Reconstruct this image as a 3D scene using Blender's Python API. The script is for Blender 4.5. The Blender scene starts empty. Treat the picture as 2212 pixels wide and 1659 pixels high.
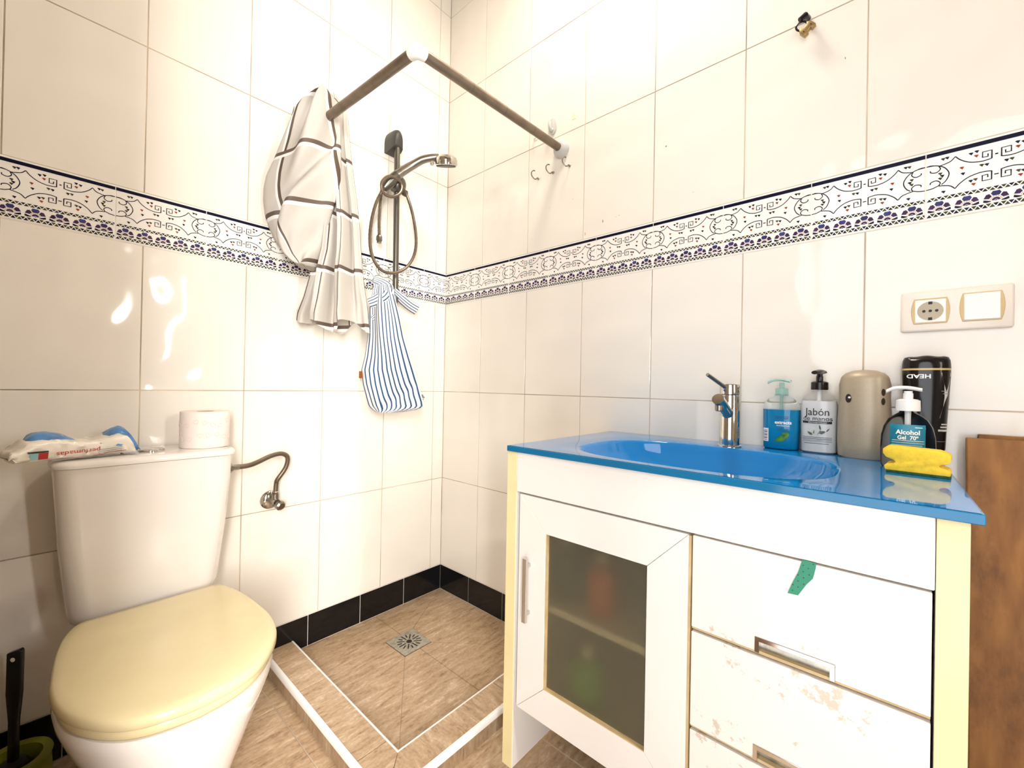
import bpy, bmesh, math, random
from mathutils import Vector, Matrix
random.seed(7)
R = math.radians
scene = bpy.context.scene
COL = scene.collection

# ------------------------------------------------------------------ camera
CAM = Vector((-1.2405, -1.52554, 0.93637))
YAW, PITCH, ROLL, FPX = R(41.69305), R(0.27974), R(1.0905), 907.8945
FW = Vector((math.cos(PITCH) * math.cos(YAW), math.cos(PITCH) * math.sin(YAW), math.sin(PITCH)))
RT0 = Vector((math.sin(YAW), -math.cos(YAW), 0))
UP0 = RT0.cross(FW)
RT = math.cos(ROLL) * RT0 + math.sin(ROLL) * UP0
UP = -math.sin(ROLL) * RT0 + math.cos(ROLL) * UP0
cd = bpy.data.cameras.new('camera')
cd.sensor_fit = 'HORIZONTAL'
cd.sensor_width = 36.0
cd.lens = 36.0 * FPX / 2212.0
cd.clip_start = 0.01
cam = bpy.data.objects.new('camera', cd)
COL.objects.link(cam)
M = Matrix((RT, UP, -FW)).transposed().to_4x4()
M.translation = CAM
cam.matrix_world = M
scene.camera = cam


def at(px, py, ax, v):
    """point of the room seen at photo pixel (px,py) lying on the plane ax = v"""
    d = FW + RT * ((px - 1106) / FPX) - UP * ((py - 829.5) / FPX)
    i = 'xyz'.index(ax)
    return CAM + d * ((v - CAM[i]) / d[i])


# ------------------------------------------------------------------ world, lights, exposure
w = bpy.data.worlds.new('world')
scene.world = w
w.use_nodes = True
w.node_tree.nodes['Background'].inputs[0].default_value = (0.95, 0.97, 1.0, 1)
w.node_tree.nodes['Background'].inputs[1].default_value = 3.4
vs = scene.view_settings
vs.view_transform = 'Standard'
vs.look = 'None'
vs.gamma = 1.0
vs.use_curve_mapping = False
vs.exposure = 0.28
scene.cycles.max_bounces = 8
scene.cycles.glossy_bounces = 3
scene.cycles.transmission_bounces = 7
scene.cycles.adaptive_threshold = 0.06


def area(name, loc, target, sx, sy, power, col):
    l = bpy.data.lights.new(name, 'AREA')
    l.shape = 'RECTANGLE'
    l.size, l.size_y = sx, sy
    l.energy, l.color = power, col
    o = bpy.data.objects.new(name, l)
    COL.objects.link(o)
    o.location = loc
    o.rotation_euler = (Vector(target) - Vector(loc)).to_track_quat('-Z', 'Y').to_euler()
    return o


# daylight coming in through the open doorway behind the photographer
area('doorway_daylight', (-2.15, -3.15, 1.45), (-0.75, 0.0, 1.15), 0.8, 1.5, 175.0, (1.0, 0.97, 0.93))
# sky light behind the narrow window in the rear wall
area('window_daylight', (-0.655, -2.36, 1.32), (-0.655, 0, 1.25), 0.07, 0.66, 11.0, (1.0, 0.97, 0.92))

# ------------------------------------------------------------------ materials
MATS = {}


def nt(name):
    m = bpy.data.materials.new(name)
    m.use_nodes = True
    t = m.node_tree
    b = t.nodes['Principled BSDF']
    return m, t, b


def link(t, a, b):
    t.links.new(a, b)


def noise(t, scale, detail=2.0, vec=None, rough=0.5, stretch=None):
    tc = t.nodes.new('ShaderNodeTexCoord')
    src = vec or tc.outputs['Object']
    if stretch:
        mp = t.nodes.new('ShaderNodeMapping')
        mp.inputs['Scale'].default_value = stretch
        link(t, src, mp.inputs[0])
        src = mp.outputs[0]
    n = t.nodes.new('ShaderNodeTexNoise')
    n.inputs['Scale'].default_value = scale
    n.inputs['Detail'].default_value = detail
    n.inputs['Roughness'].default_value = rough
    link(t, src, n.inputs['Vector'])
    return n


def ramp(t, fac, stops):
    r = t.nodes.new('ShaderNodeValToRGB')
    el = r.color_ramp.elements
    while len(el) < len(stops):
        el.new(0.5)
    for e, (p, c) in zip(el, stops):
        e.position = p
        e.color = (*c, 1)
    link(t, fac, r.inputs[0])
    return r


def bump(t, b, h, strength, dist=0.001):
    n = t.nodes.new('ShaderNodeBump')
    n.inputs['Strength'].default_value = strength
    n.inputs['Distance'].default_value = dist
    link(t, h, n.inputs['Height'])
    link(t, n.outputs[0], b.inputs['Normal'])


def mat(name, col, rough=0.4, metal=0.0, var=0.06, vscale=12, bmp=0.0, bscale=60, bdist=0.001, bdet=2, spec=0.5, coat=0.0, trans=0.0, ior=1.45):
    m, t, b = nt(name)
    b.inputs['Roughness'].default_value = rough
    b.inputs['Metallic'].default_value = metal
    b.inputs['Specular IOR Level'].default_value = spec
    b.inputs['Coat Weight'].default_value = coat
    b.inputs['Coat Roughness'].default_value = 0.03
    b.inputs['Transmission Weight'].default_value = trans
    b.inputs['IOR'].default_value = ior
    n = noise(t, vscale, 3)
    lo = tuple(max(0, c * (1 - var)) for c in col)
    hi = tuple(min(1, c * (1 + var)) for c in col)
    r = ramp(t, n.outputs['Fac'], [(0.3, lo), (0.7, hi)])
    link(t, r.outputs[0], b.inputs['Base Color'])
    if bmp:
        n2 = noise(t, bscale, bdet)
        bump(t, b, n2.outputs['Fac'], bmp, bdist)
    MATS[name] = m
    return m


mat('glaze', (0.86, 0.81, 0.73), 0.06, var=0.015, vscale=2.5, bmp=0.8, bscale=6.0, bdist=0.014, bdet=1)
mat('glaze_decor', (0.90, 0.87, 0.82), 0.08, var=0.01, bmp=0.2, bscale=8, bdist=0.002)
mat('grout', (0.54, 0.44, 0.33), 0.85, var=0.45, vscale=3.5, bmp=0.3, bscale=90)
mat('grout_white', (0.86, 0.82, 0.76), 0.8, var=0.10, vscale=9)
mat('black_tile', (0.004, 0.004, 0.005), 0.12, var=0.2, bmp=0.1, bscale=9, bdist=0.002)
mat('plaster', (0.85, 0.80, 0.72), 0.8, var=0.02, bmp=0.2, bscale=120)
mat('low_bounce_brown', (0.30, 0.24, 0.18), 0.6, var=0.03, bmp=0.1, bscale=120)  # invented dark colour for the unseen walls, cuts bounce onto the left wall
mat('navy', (0.004, 0.004, 0.022), 0.35, spec=0.15, var=0.2)
mat('print_line', (0.012, 0.009, 0.022), 0.35, spec=0.15, var=0.3, vscale=40)
mat('print_red', (0.30, 0.045, 0.018), 0.35, spec=0.15, var=0.3, vscale=60)
mat('print_green', (0.055, 0.06, 0.02), 0.35, spec=0.15, var=0.4, vscale=60)
mat('print_blue', (0.045, 0.045, 0.16), 0.35, spec=0.15, var=0.4, vscale=60)
mat('print_plum', (0.055, 0.025, 0.075), 0.35, spec=0.15, var=0.4, vscale=60)
mat('print_cream', (0.70, 0.48, 0.30), 0.35, spec=0.15, var=0.1)
mat('ceramic', (0.86, 0.81, 0.76), 0.07, var=0.01, coat=0.3)
mat('seat', (0.72, 0.62, 0.37), 0.22, var=0.05, vscale=7)
mat('chrome', (0.62, 0.60, 0.56), 0.09, metal=1.0, var=0.05)
mat('chrome_dull', (0.30, 0.27, 0.23), 0.28, metal=1.0, var=0.15, vscale=30)
mat('steel', (0.50, 0.48, 0.42), 0.35, metal=1.0, var=0.25, vscale=70)
mat('bronze', (0.20, 0.155, 0.115), 0.32, metal=0.75, var=0.18, vscale=25)
mat('rail_grey', (0.16, 0.15, 0.13), 0.30, metal=0.8, var=0.08)
mat('bracket_grey', (0.05, 0.048, 0.042), 0.45, var=0.08)
mat('white_plastic', (0.88, 0.86, 0.82), 0.3, var=0.01)
mat('shaded_white_plastic', (0.58, 0.57, 0.54), 0.35, var=0.03)  # white plastic greyed: shading of flanges and adhesive hook is in the colour
mat('ivory_plastic', (0.84, 0.76, 0.66), 0.28, var=0.02)
mat('gold_line', (0.62, 0.44, 0.20), 0.35, var=0.05)
mat('dark', (0.008, 0.006, 0.005), 0.5, var=0.2)
mat('black_plastic', (0.006, 0.005, 0.005), 0.25, var=0.2)
mat('lacquer', (0.88, 0.84, 0.79), 0.14, var=0.02, vscale=5, bmp=0.05, bscale=40, bdist=0.0005)
mat('yellowed', (0.86, 0.74, 0.40), 0.45, var=0.06, vscale=9)
mat('mdf', (0.62, 0.46, 0.24), 0.7, var=0.12, vscale=30)
mat('carcass', (0.72, 0.68, 0.60), 0.6, var=0.04)
mat('gap', (0.03, 0.018, 0.010), 0.8, var=0.2)
mat('basin_glass', (0.008, 0.20, 0.52), 0.045, var=0.03, coat=0.4)
mat('basin_edge', (0.008, 0.15, 0.32), 0.10, var=0.05)
mat('brush_green', (0.24, 0.26, 0.015), 0.4, var=0.15)
mat('paper', (0.90, 0.80, 0.74), 0.85, var=0.02, bmp=0.25, bscale=90)
mat('card', (0.45, 0.33, 0.22), 0.8, var=0.1)
mat('film_white', (0.88, 0.82, 0.72), 0.25, var=0.03, bmp=0.35, bscale=30, bdist=0.003)
mat('film_blue', (0.10, 0.26, 0.55), 0.2, var=0.35, vscale=25, bmp=0.4, bscale=35, bdist=0.003)
mat('ink_red', (0.45, 0.02, 0.02), 0.4, var=0.1)
mat('ink_grey', (0.22, 0.23, 0.25), 0.5, var=0.1)
mat('ink_black', (0.012, 0.010, 0.010), 0.4, var=0.1)
mat('ink_white', (0.92, 0.92, 0.90), 0.4, var=0.01)
mat('ink_teal', (0.25, 0.50, 0.55), 0.4, var=0.1)
mat('ink_blue', (0.01, 0.10, 0.25), 0.4, var=0.1)
mat('leaf', (0.06, 0.20, 0.02), 0.4, var=0.6, vscale=120)
mat('leaf_grey', (0.10, 0.12, 0.07), 0.4, var=0.4, vscale=120)
mat('silver_print', (0.55, 0.54, 0.50), 0.35, var=0.15, vscale=60)
mat('clear', (0.93, 0.96, 0.97), 0.03, var=0.0, trans=1.0, ior=1.12)
mat('clear_green', (0.55, 0.80, 0.74), 0.10, var=0.02, trans=0.75, ior=1.3)
mat('blue_soap', (0.005, 0.36, 0.72), 0.08, var=0.03, trans=0.25)
mat('white_soap', (0.90, 0.87, 0.84), 0.14, var=0.01)
mat('label_teal', (0.008, 0.22, 0.33), 0.3, var=0.08, vscale=30)
mat('taupe', (0.40, 0.33, 0.23), 0.38, metal=0.15, var=0.03, vscale=300)
mat('gel_black', (0.007, 0.006, 0.006), 0.16, var=0.2)
mat('brown_cap', (0.22, 0.07, 0.015), 0.3, var=0.1)
mat('sponge_yellow', (0.90, 0.60, 0.045), 0.9, var=0.10, vscale=160, bmp=0.35, bscale=600, bdist=0.0008)
mat('sponge_green', (0.03, 0.09, 0.03), 0.95, var=0.3, vscale=200, bmp=0.9, bscale=400, bdist=0.002)
mat('ribbon_green', (0.03, 0.26, 0.15), 0.5, var=0.08)
mat('brass', (0.36, 0.25, 0.10), 0.35, metal=0.7, var=0.15, vscale=60)
mat('tape', (0.80, 0.73, 0.55), 0.7, var=0.03)
mat('stuff_green', (0.14, 0.45, 0.04), 0.4, var=0.2)
mat('stuff_red', (0.55, 0.13, 0.07), 0.4, var=0.2)
mat('stuff_white', (0.6, 0.58, 0.52), 0.4, var=0.05)
mat('stuff_dark', (0.03, 0.05, 0.03), 0.4, var=0.2)

# frosted pane
m, t, b = nt('frosted')
b.inputs['Base Color'].default_value = (0.60, 0.55, 0.40, 1)
b.inputs['Transmission Weight'].default_value = 0.90
b.inputs['Roughness'].default_value = 0.38
b.inputs['IOR'].default_value = 1.3
n = noise(t, 400, 2)
bump(t, b, n.outputs['Fac'], 0.15, 0.0005)
MATS['frosted'] = m


def travertine(name, stretch, dark=1.0):
    m, t, b = nt(name)
    n1 = noise(t, 11, 9, rough=0.66, stretch=stretch)
    n1.inputs['Distortion'].default_value = 0.6
    n2 = noise(t, 3.0, 3)
    mx = t.nodes.new('ShaderNodeMath')
    mx.operation = 'MULTIPLY_ADD'
    link(t, n2.outputs['Fac'], mx.inputs[0])
    mx.inputs[1].default_value = 0.45
    n3 = noise(t, 75, 4, rough=0.6, stretch=tuple(max(0.8, min(2.0, c)) for c in stretch))
    fine = t.nodes.new('ShaderNodeMath')
    fine.operation = 'MULTIPLY_ADD'
    link(t, n3.outputs['Fac'], fine.inputs[0])
    fine.inputs[1].default_value = 0.42
    link(t, n1.outputs['Fac'], fine.inputs[2])
    sub = t.nodes.new('ShaderNodeMath')
    sub.operation = 'SUBTRACT'
    link(t, fine.outputs[0], sub.inputs[0])
    sub.inputs[1].default_value = 0.43
    link(t, sub.outputs[0], mx.inputs[2])
    r = ramp(t, mx.outputs[0], [(0.26, (0.25 * dark, 0.145 * dark, 0.075 * dark)), (0.42, (0.42 * dark, 0.285 * dark, 0.17 * dark)),
                                (0.58, (0.52 * dark, 0.375 * dark, 0.24 * dark)), (0.76, (0.74 * dark, 0.60 * dark, 0.46 * dark))])
    link(t, r.outputs[0], b.inputs['Base Color'])
    b.inputs['Roughness'].default_value = 0.38
    bump(t, b, n1.outputs['Fac'], 0.12, 0.002)
    MATS[name] = m


travertine('stone_x', (1.3, 5.5, 3))
travertine('stone_y', (5.5, 1.3, 3))
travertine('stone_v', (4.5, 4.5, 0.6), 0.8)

# wooden board
m, t, b = nt('board')
n1 = noise(t, 14, 6, stretch=(1, 3.0, 0.8))
n2 = noise(t, 9, 5, rough=0.7, stretch=(1, 1.6, 0.7))
r1 = ramp(t, n1.outputs['Fac'], [(0.3, (0.20, 0.075, 0.012)), (0.7, (0.34, 0.145, 0.028))])
r2 = ramp(t, n2.outputs['Fac'], [(0.50, (1, 1, 1)), (0.70, (0.42, 0.36, 0.30))])
mx = t.nodes.new('ShaderNodeMix')
mx.data_type = 'RGBA'
mx.blend_type = 'MULTIPLY'
mx.inputs[0].default_value = 0.8
link(t, r1.outputs[0], mx.inputs[6])
link(t, r2.outputs[0], mx.inputs[7])
link(t, mx.outputs[2], b.inputs['Base Color'])
b.inputs['Roughness'].default_value = 0.6
MATS['board'] = m

# scuffed drawer lacquer: chips of missing paint
m, t, b = nt('lacquer_chipped')
n1 = noise(t, 38, 6, rough=0.7)
n2 = noise(t, 5.5, 2)
mm = t.nodes.new('ShaderNodeMath')
mm.operation = 'MULTIPLY'
link(t, n1.outputs['Fac'], mm.inputs[0])
link(t, n2.outputs['Fac'], mm.inputs[1])
r1 = ramp(t, mm.outputs[0], [(0.368, (0.88, 0.82, 0.76)), (0.40, (0.66, 0.56, 0.46))])
link(t, r1.outputs[0], b.inputs['Base Color'])
b.inputs['Roughness'].default_value = 0.12
bump(t, b, mm.outputs[0], 0.25, 0.002)
MATS['lacquer_chipped'] = m


def uvgrid(name, base, rules, rough=0.6, transl=0.25):
    """cloth with lines printed along UV: rules = [(axis, period, start, end, colour)]"""
    m, t, b = nt(name)
    uv = t.nodes.new('ShaderNodeUVMap')
    sep = t.nodes.new('ShaderNodeSeparateXYZ')
    link(t, uv.outputs[0], sep.inputs[0])
    rgb = t.nodes.new('ShaderNodeRGB')
    rgb.outputs[0].default_value = (*base, 1)
    cur = rgb.outputs[0]
    for ax, per, a, e, c in rules:
        d = t.nodes.new('ShaderNodeMath')
        d.operation = 'DIVIDE'
        link(t, sep.outputs[ax], d.inputs[0])
        d.inputs[1].default_value = per
        f = t.nodes.new('ShaderNodeMath')
        f.operation = 'FRACT'
        link(t, d.outputs[0], f.inputs[0])
        g = t.nodes.new('ShaderNodeMath')
        g.operation = 'GREATER_THAN'
        link(t, f.outputs[0], g.inputs[0])
        g.inputs[1].default_value = a
        l = t.nodes.new('ShaderNodeMath')
        l.operation = 'LESS_THAN'
        link(t, f.outputs[0], l.inputs[0])
        l.inputs[1].default_value = e
        k = t.nodes.new('ShaderNodeMath')
        k.operation = 'MULTIPLY'
        link(t, g.outputs[0], k.inputs[0])
        link(t, l.outputs[0], k.inputs[1])
        x = t.nodes.new('ShaderNodeMix')
        x.data_type = 'RGBA'
        link(t, k.outputs[0], x.inputs[0])
        link(t, cur, x.inputs[6])
        x.inputs[7].default_value = (*c, 1)
        cur = x.outputs[2]
    link(t, cur, b.inputs['Base Color'])
    b.inputs['Roughness'].default_value = rough
    n = noise(t, 900, 1)
    bump(t, b, n.outputs['Fac'], 0.08, 0.0005)
    tr = t.nodes.new('ShaderNodeBsdfTranslucent')
    link(t, cur, tr.inputs[0])
    ms = t.nodes.new('ShaderNodeMixShader')
    ms.inputs[0].default_value = transl
    link(t, b.outputs[0], ms.inputs[1])
    link(t, tr.outputs[0], ms.inputs[2])
    link(t, ms.outputs[0], t.nodes['Material Output'].inputs[0])
    MATS[name] = m


uvgrid('curtain_cloth', (0.64, 0.60, 0.54), [
    (0, 0.21, 0.10, 0.145, (0.90, 0.89, 0.86)), (0, 0.21, 0.145, 0.20, (0.11, 0.075, 0.05)),
    (1, 0.185, 0.10, 0.165, (0.14, 0.10, 0.075)), (1, 0.185, 0.165, 0.22, (0.92, 0.91, 0.88))])
uvgrid('bag_cloth', (0.88, 0.89, 0.92), [(0, 0.0205, 0.34, 0.64, (0.014, 0.070, 0.16))], 0.8, 0.15)

# ------------------------------------------------------------------ mesh helpers


class MB:
    def __init__(self):
        self.v, self.f, self.m, self.uv = [], [], [], {}

    def add(self, verts, faces, mi=0):
        o = len(self.v)
        self.v += [tuple(p) for p in verts]
        self.f += [tuple(i + o for i in f) for f in faces]
        self.m += [mi] * len(faces)
        return self

    def box(self, x0, x1, y0, y1, z0, z1, mi=0):
        v = [(x0, y0, z0), (x1, y0, z0), (x1, y1, z0), (x0, y1, z0), (x0, y0, z1), (x1, y0, z1), (x1, y1, z1), (x0, y1, z1)]
        return self.add(v, [(0, 3, 2, 1), (4, 5, 6, 7), (0, 1, 5, 4), (1, 2, 6, 5), (2, 3, 7, 6), (3, 0, 4, 7)], mi)

    def prism(self, poly, a, b, axis='z', mi=0):
        """poly of 2D points extruded along axis from a to b"""
        def P(p, h):
            return {'z': (p[0], p[1], h), 'y': (p[0], h, p[1]), 'x': (h, p[0], p[1])}[axis]
        n = len(poly)
        v = [P(p, a) for p in poly] + [P(p, b) for p in poly]
        f = [tuple(range(n - 1, -1, -1)), tuple(range(n, 2 * n))]
        f += [(i, (i + 1) % n, n + (i + 1) % n, n + i) for i in range(n)]
        return self.add(v, f, mi)

    def loft(self, rings, mi=0, cap=True, close=True):
        n = len(rings[0])
        v = [p for r in rings for p in r]
        f = []
        for k in range(len(rings) - 1):
            for i in range(n if close else n - 1):
                j = (i + 1) % n
                f.append((k * n + i, k * n + j, (k + 1) * n + j, (k + 1) * n + i))
        if cap:
            f.append(tuple(range(n - 1, -1, -1)))
            f.append(tuple(range((len(rings) - 1) * n, len(rings) * n)))
        return self.add(v, f, mi)

    def lathe(self, prof, c=(0, 0, 0), n=28, axis=(0, 0, 1), mi=0, cap=True):
        q = Vector((0, 0, 1)).rotation_difference(Vector(axis).normalized())
        rings = []
        for r, h in prof:
            rings.append([tuple(Vector(c) + q @ Vector((max(r, 1e-5) * math.cos(2 * math.pi * i / n), max(r, 1e-5) * math.sin(2 * math.pi * i / n), h))) for i in range(n)])
        return self.loft(rings, mi, cap)

    def tube(self, pts, r, n=12, mi=0, cap=True):
        pts = [Vector(p) for p in pts]
        rr = r if isinstance(r, (list, tuple)) else [r] * len(pts)
        rings = []
        prev = None
        for i, p in enumerate(pts):
            tg = (pts[min(i + 1, len(pts) - 1)] - pts[max(i - 1, 0)]).normalized()
            if prev is None:
                a = tg.cross(Vector((0, 0, 1)))
                if a.length < 1e-3:
                    a = tg.cross(Vector((1, 0, 0)))
                a.normalize()
            else:
                a = prev - tg * prev.dot(tg)
                a.normalize()
            prev = a
            b = tg.cross(a)
            rings.append([tuple(p + (a * math.cos(2 * math.pi * k / n) + b * math.sin(2 * math.pi * k / n)) * rr[i]) for k in range(n)])
        return self.loft(rings, mi, cap)

    def mesh(self, name, mats, bevel=0.0, segs=2, smooth=True, ang=38, recalc=True):
        me = bpy.data.meshes.new(name)
        me.from_pydata(self.v, [], self.f)
        for k in (mats if isinstance(mats, (list, tuple)) else [mats]):
            me.materials.append(MATS[k])
        for p, i in zip(me.polygons, self.m):
            p.material_index = i
        bm = bmesh.new()
        bm.from_mesh(me)
        if recalc:
            bmesh.ops.recalc_face_normals(bm, faces=bm.faces)
        if bevel:
            ed = [e for e in bm.edges if len(e.link_faces) == 2 and e.calc_face_angle(0) > R(30)]
            bmesh.ops.bevel(bm, geom=ed, offset=bevel, segments=segs, affect='EDGES', profile=0.5, clamp_overlap=True)
        for f in bm.faces:
            f.smooth = smooth
        for e in bm.edges:
            if len(e.link_faces) == 2 and e.calc_face_angle(0) > R(ang):
                e.smooth = False
        bm.to_mesh(me)
        bm.free()
        return me


def thing(name, loc, label, cat, group=None, rotz=0.0):
    o = bpy.data.objects.new(name, None)
    COL.objects.link(o)
    o.empty_display_size = 0.05
    o.location = loc
    o.rotation_euler = (0, 0, rotz)
    tag(o, label, cat, group)
    return o


def tag(o, label, cat, group=None):
    o['label'] = label
    o['category'] = cat
    if group:
        o['group'] = group
    return o


def part(name, me, parent=None, local=False, label=None):
    """mesh object; world-authored meshes keep their place under a parent standing anywhere"""
    o = bpy.data.objects.new(name, me)
    COL.objects.link(o)
    if parent is not None:
        o.parent = parent
        if not local:
            L = Vector(parent.location)
            p = parent
            while p.parent is not None:
                p = p.parent
                L = L + Vector(p.location)
            o.matrix_parent_inverse = Matrix.Translation(-L) if parent.type == 'EMPTY' else Matrix.Identity(4)
    if label:
        o['label'] = label
    return o


def struct(name, me, label=None):
    o = part(name, me)
    o['kind'] = 'structure'
    if label:
        o['label'] = label
    return o


def smoothpath(pts, n=8):
    """Catmull-Rom through pts"""
    P = [Vector(p) for p in pts]
    P = [P[0] * 2 - P[1]] + P + [P[-1] * 2 - P[-2]]
    out = []
    for i in range(1, len(P) - 2):
        a, b, c, d = P[i - 1:i + 3]
        for k in range(n):
            s = k / n
            out.append(0.5 * ((2 * b) + (c - a) * s + (2 * a - 5 * b + 4 * c - d) * s * s + (3 * b - a - 3 * c + d) * s ** 3))
    out.append(P[-2])
    return out


def lerp_table(tab, x):
    if x <= tab[0][0]:
        return tab[0][1]
    for (a, va), (b, vb) in zip(tab, tab[1:]):
        if x <= b:
            s = (x - a) / (b - a)
            return va + (vb - va) * s
    return tab[-1][1]


def text_geo(s, size, cx=0.0, cy=0.0, rot=0.0, wide=1.0, bold=0.0):
    """flat letter shapes centred on (cx,cy): verts, faces"""
    cu = bpy.data.curves.new('t', 'FONT')
    cu.body = s
    cu.size = size
    cu.align_x = 'CENTER'
    cu.align_y = 'CENTER'
    cu.resolution_u = 3
    cu.offset = bold
    o = bpy.data.objects.new('t', cu)
    COL.objects.link(o)
    bpy.context.view_layer.update()
    me = o.to_mesh()
    ca, sa = math.cos(rot), math.sin(rot)
    v = [(cx + (p.co.x * wide * ca - p.co.y * sa), cy + (p.co.x * wide * sa + p.co.y * ca)) for p in me.vertices]
    f = [tuple(p.vertices) for p in me.polygons]
    o.to_mesh_clear()
    bpy.data.objects.remove(o)
    bpy.data.curves.remove(cu)
    return v, f


# ------------------------------------------------------------------ room shell
XW, YR, ZC = -1.365, -2.25, 2.75          # entry wall, rear wall, ceiling
ZF = -0.011                               # bathroom floor (shower floor is z = 0)
WALLROT = {'left': 0.0, 'right': -math.pi / 2}
ZB0, ZB1 = 0.0, 0.1104
ROWS = [(0.1104, 0.5086), (0.5086, 0.9053), (0.9053, 1.3022), (1.4468, 1.8477), (1.8477, 2.2419), (2.2419, 2.6360), (2.6360, ZC)]
DEC = (1.3022, 1.4468)
DW, DH, DT = 0.19846, 0.1355, 1.4423      # decor tile pitch, print height, print top

wl = struct('wall_left', MB().box(XW - 0.1, 0.1, 0.0014, 0.1, ZF - 0.1, ZC).mesh('wall_left', 'grout', smooth=False))
wr = struct('wall_right', MB().box(-0.1, -YR + 0.1, 0.0014, 0.1, ZF - 0.1, ZC).mesh('wall_right', 'grout', smooth=False))
wr.rotation_euler = (0, 0, WALLROT['right'])
wq = MB()
wq.box(XW - 0.1, -0.71, YR - 0.1, YR, ZF - 0.1, ZC)
wq.box(-0.60, 0.1, YR - 0.1, YR, ZF - 0.1, ZC)
wq.box(-0.71, -0.60, YR - 0.1, YR, ZF - 0.1, 1.0)
wq.box(-0.71, -0.60, YR - 0.1, YR, 1.66, ZC)
struct('wall_rear', wq.mesh('wall_rear', 'low_bounce_brown', smooth=False))
wn = MB()
for a, b, c_, d in ((-0.71, -0.695, 1.0, 1.66), (-0.615, -0.60, 1.0, 1.66), (-0.695, -0.615, 1.0, 1.015), (-0.695, -0.615, 1.645, 1.66)):
    wn.box(a, b, YR - 0.07, YR - 0.03, c_, d)
struct('window_1', wn.mesh('window_1', 'white_plastic', smooth=False), 'narrow window frame in the rear wall')
we = MB()
we.box(XW - 0.1, XW, -1.22, 0.1, ZF - 0.1, ZC)
we.box(XW - 0.1, XW, YR - 0.1, -2.06, ZF - 0.1, ZC)
we.box(XW - 0.1, XW, -2.06, -1.22, 2.06, ZC)
struct('wall_entry', we.mesh('wall_entry', 'low_bounce_brown', smooth=False))
struct('ceiling', MB().box(XW - 0.1, 0.1, YR - 0.1, 0.1, ZC, ZC + 0.1).mesh('ceiling', 'plaster', smooth=False))
dr = MB()
dr.box(XW - 0.105, XW + 0.012, -1.26, -1.215, ZF, 2.10)
dr.box(XW - 0.105, XW + 0.012, -2.065, -2.02, ZF, 2.10)
dr.box(XW - 0.105, XW + 0.012, -2.02, -1.26, 2.055, 2.10)
struct('door_1', dr.mesh('door_1', 'board', bevel=0.004), 'wooden frame of the open doorway')

_tc = {}


def tile_mesh(wd, h, kind):
    key = (round(wd, 4), round(h, 4), kind)
    if key not in _tc:
        g = 0.0013
        _tc[key] = MB().box(g, wd - g, 0.0, 0.007, g, h - g).mesh(kind, kind, bevel=0.0007, segs=1, smooth=False)
    return _tc[key]


def wall_part(name, me, parent, x, z, rotpart=None):
    o = part(name, me, parent, local=True)
    o.location = (x, 0, z)
    return o


def columns(x0, x1, off, pitch, sgn):
    """joint positions measured from the corner"""
    js = [off + pitch * k for k in range(-1, 14)]
    js = [j for j in js if 0.004 < j < x1 - 0.004]
    return [0.0] + js + [x1]


def tiles(wall, length, woff, doff, sgn):
    cs = columns(0, length, woff, 0.25, sgn)
    for a, b in zip(cs, cs[1:]):
        x0 = -b if sgn < 0 else a
        for z0, z1 in ROWS:
            wall_part('wall_tile', tile_mesh(b - a, z1 - z0, 'glaze'), wall, x0, z0)


tiles(wl, -XW, 0.05915, 0.1235, -1)
tiles(wr, -YR, 0.23598, 0.1937, 1)

# ---- printed border tile
def ribbon(pts, wd):
    L, Rr = [], []
    for i, p in enumerate(pts):
        a = Vector(pts[max(i - 1, 0)])
        b = Vector(pts[min(i + 1, len(pts) - 1)])
        d = (b - a)
        d = d.normalized() if d.length > 1e-9 else Vector((1, 0))
        nrm = Vector((-d.y, d.x)) * wd / 2
        L.append(Vector(p) + nrm)
        Rr.append(Vector(p) - nrm)
    return [[tuple(L[i]), tuple(Rr[i]), tuple(Rr[i + 1]), tuple(L[i + 1])] for i in range(len(pts) - 1)]


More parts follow.
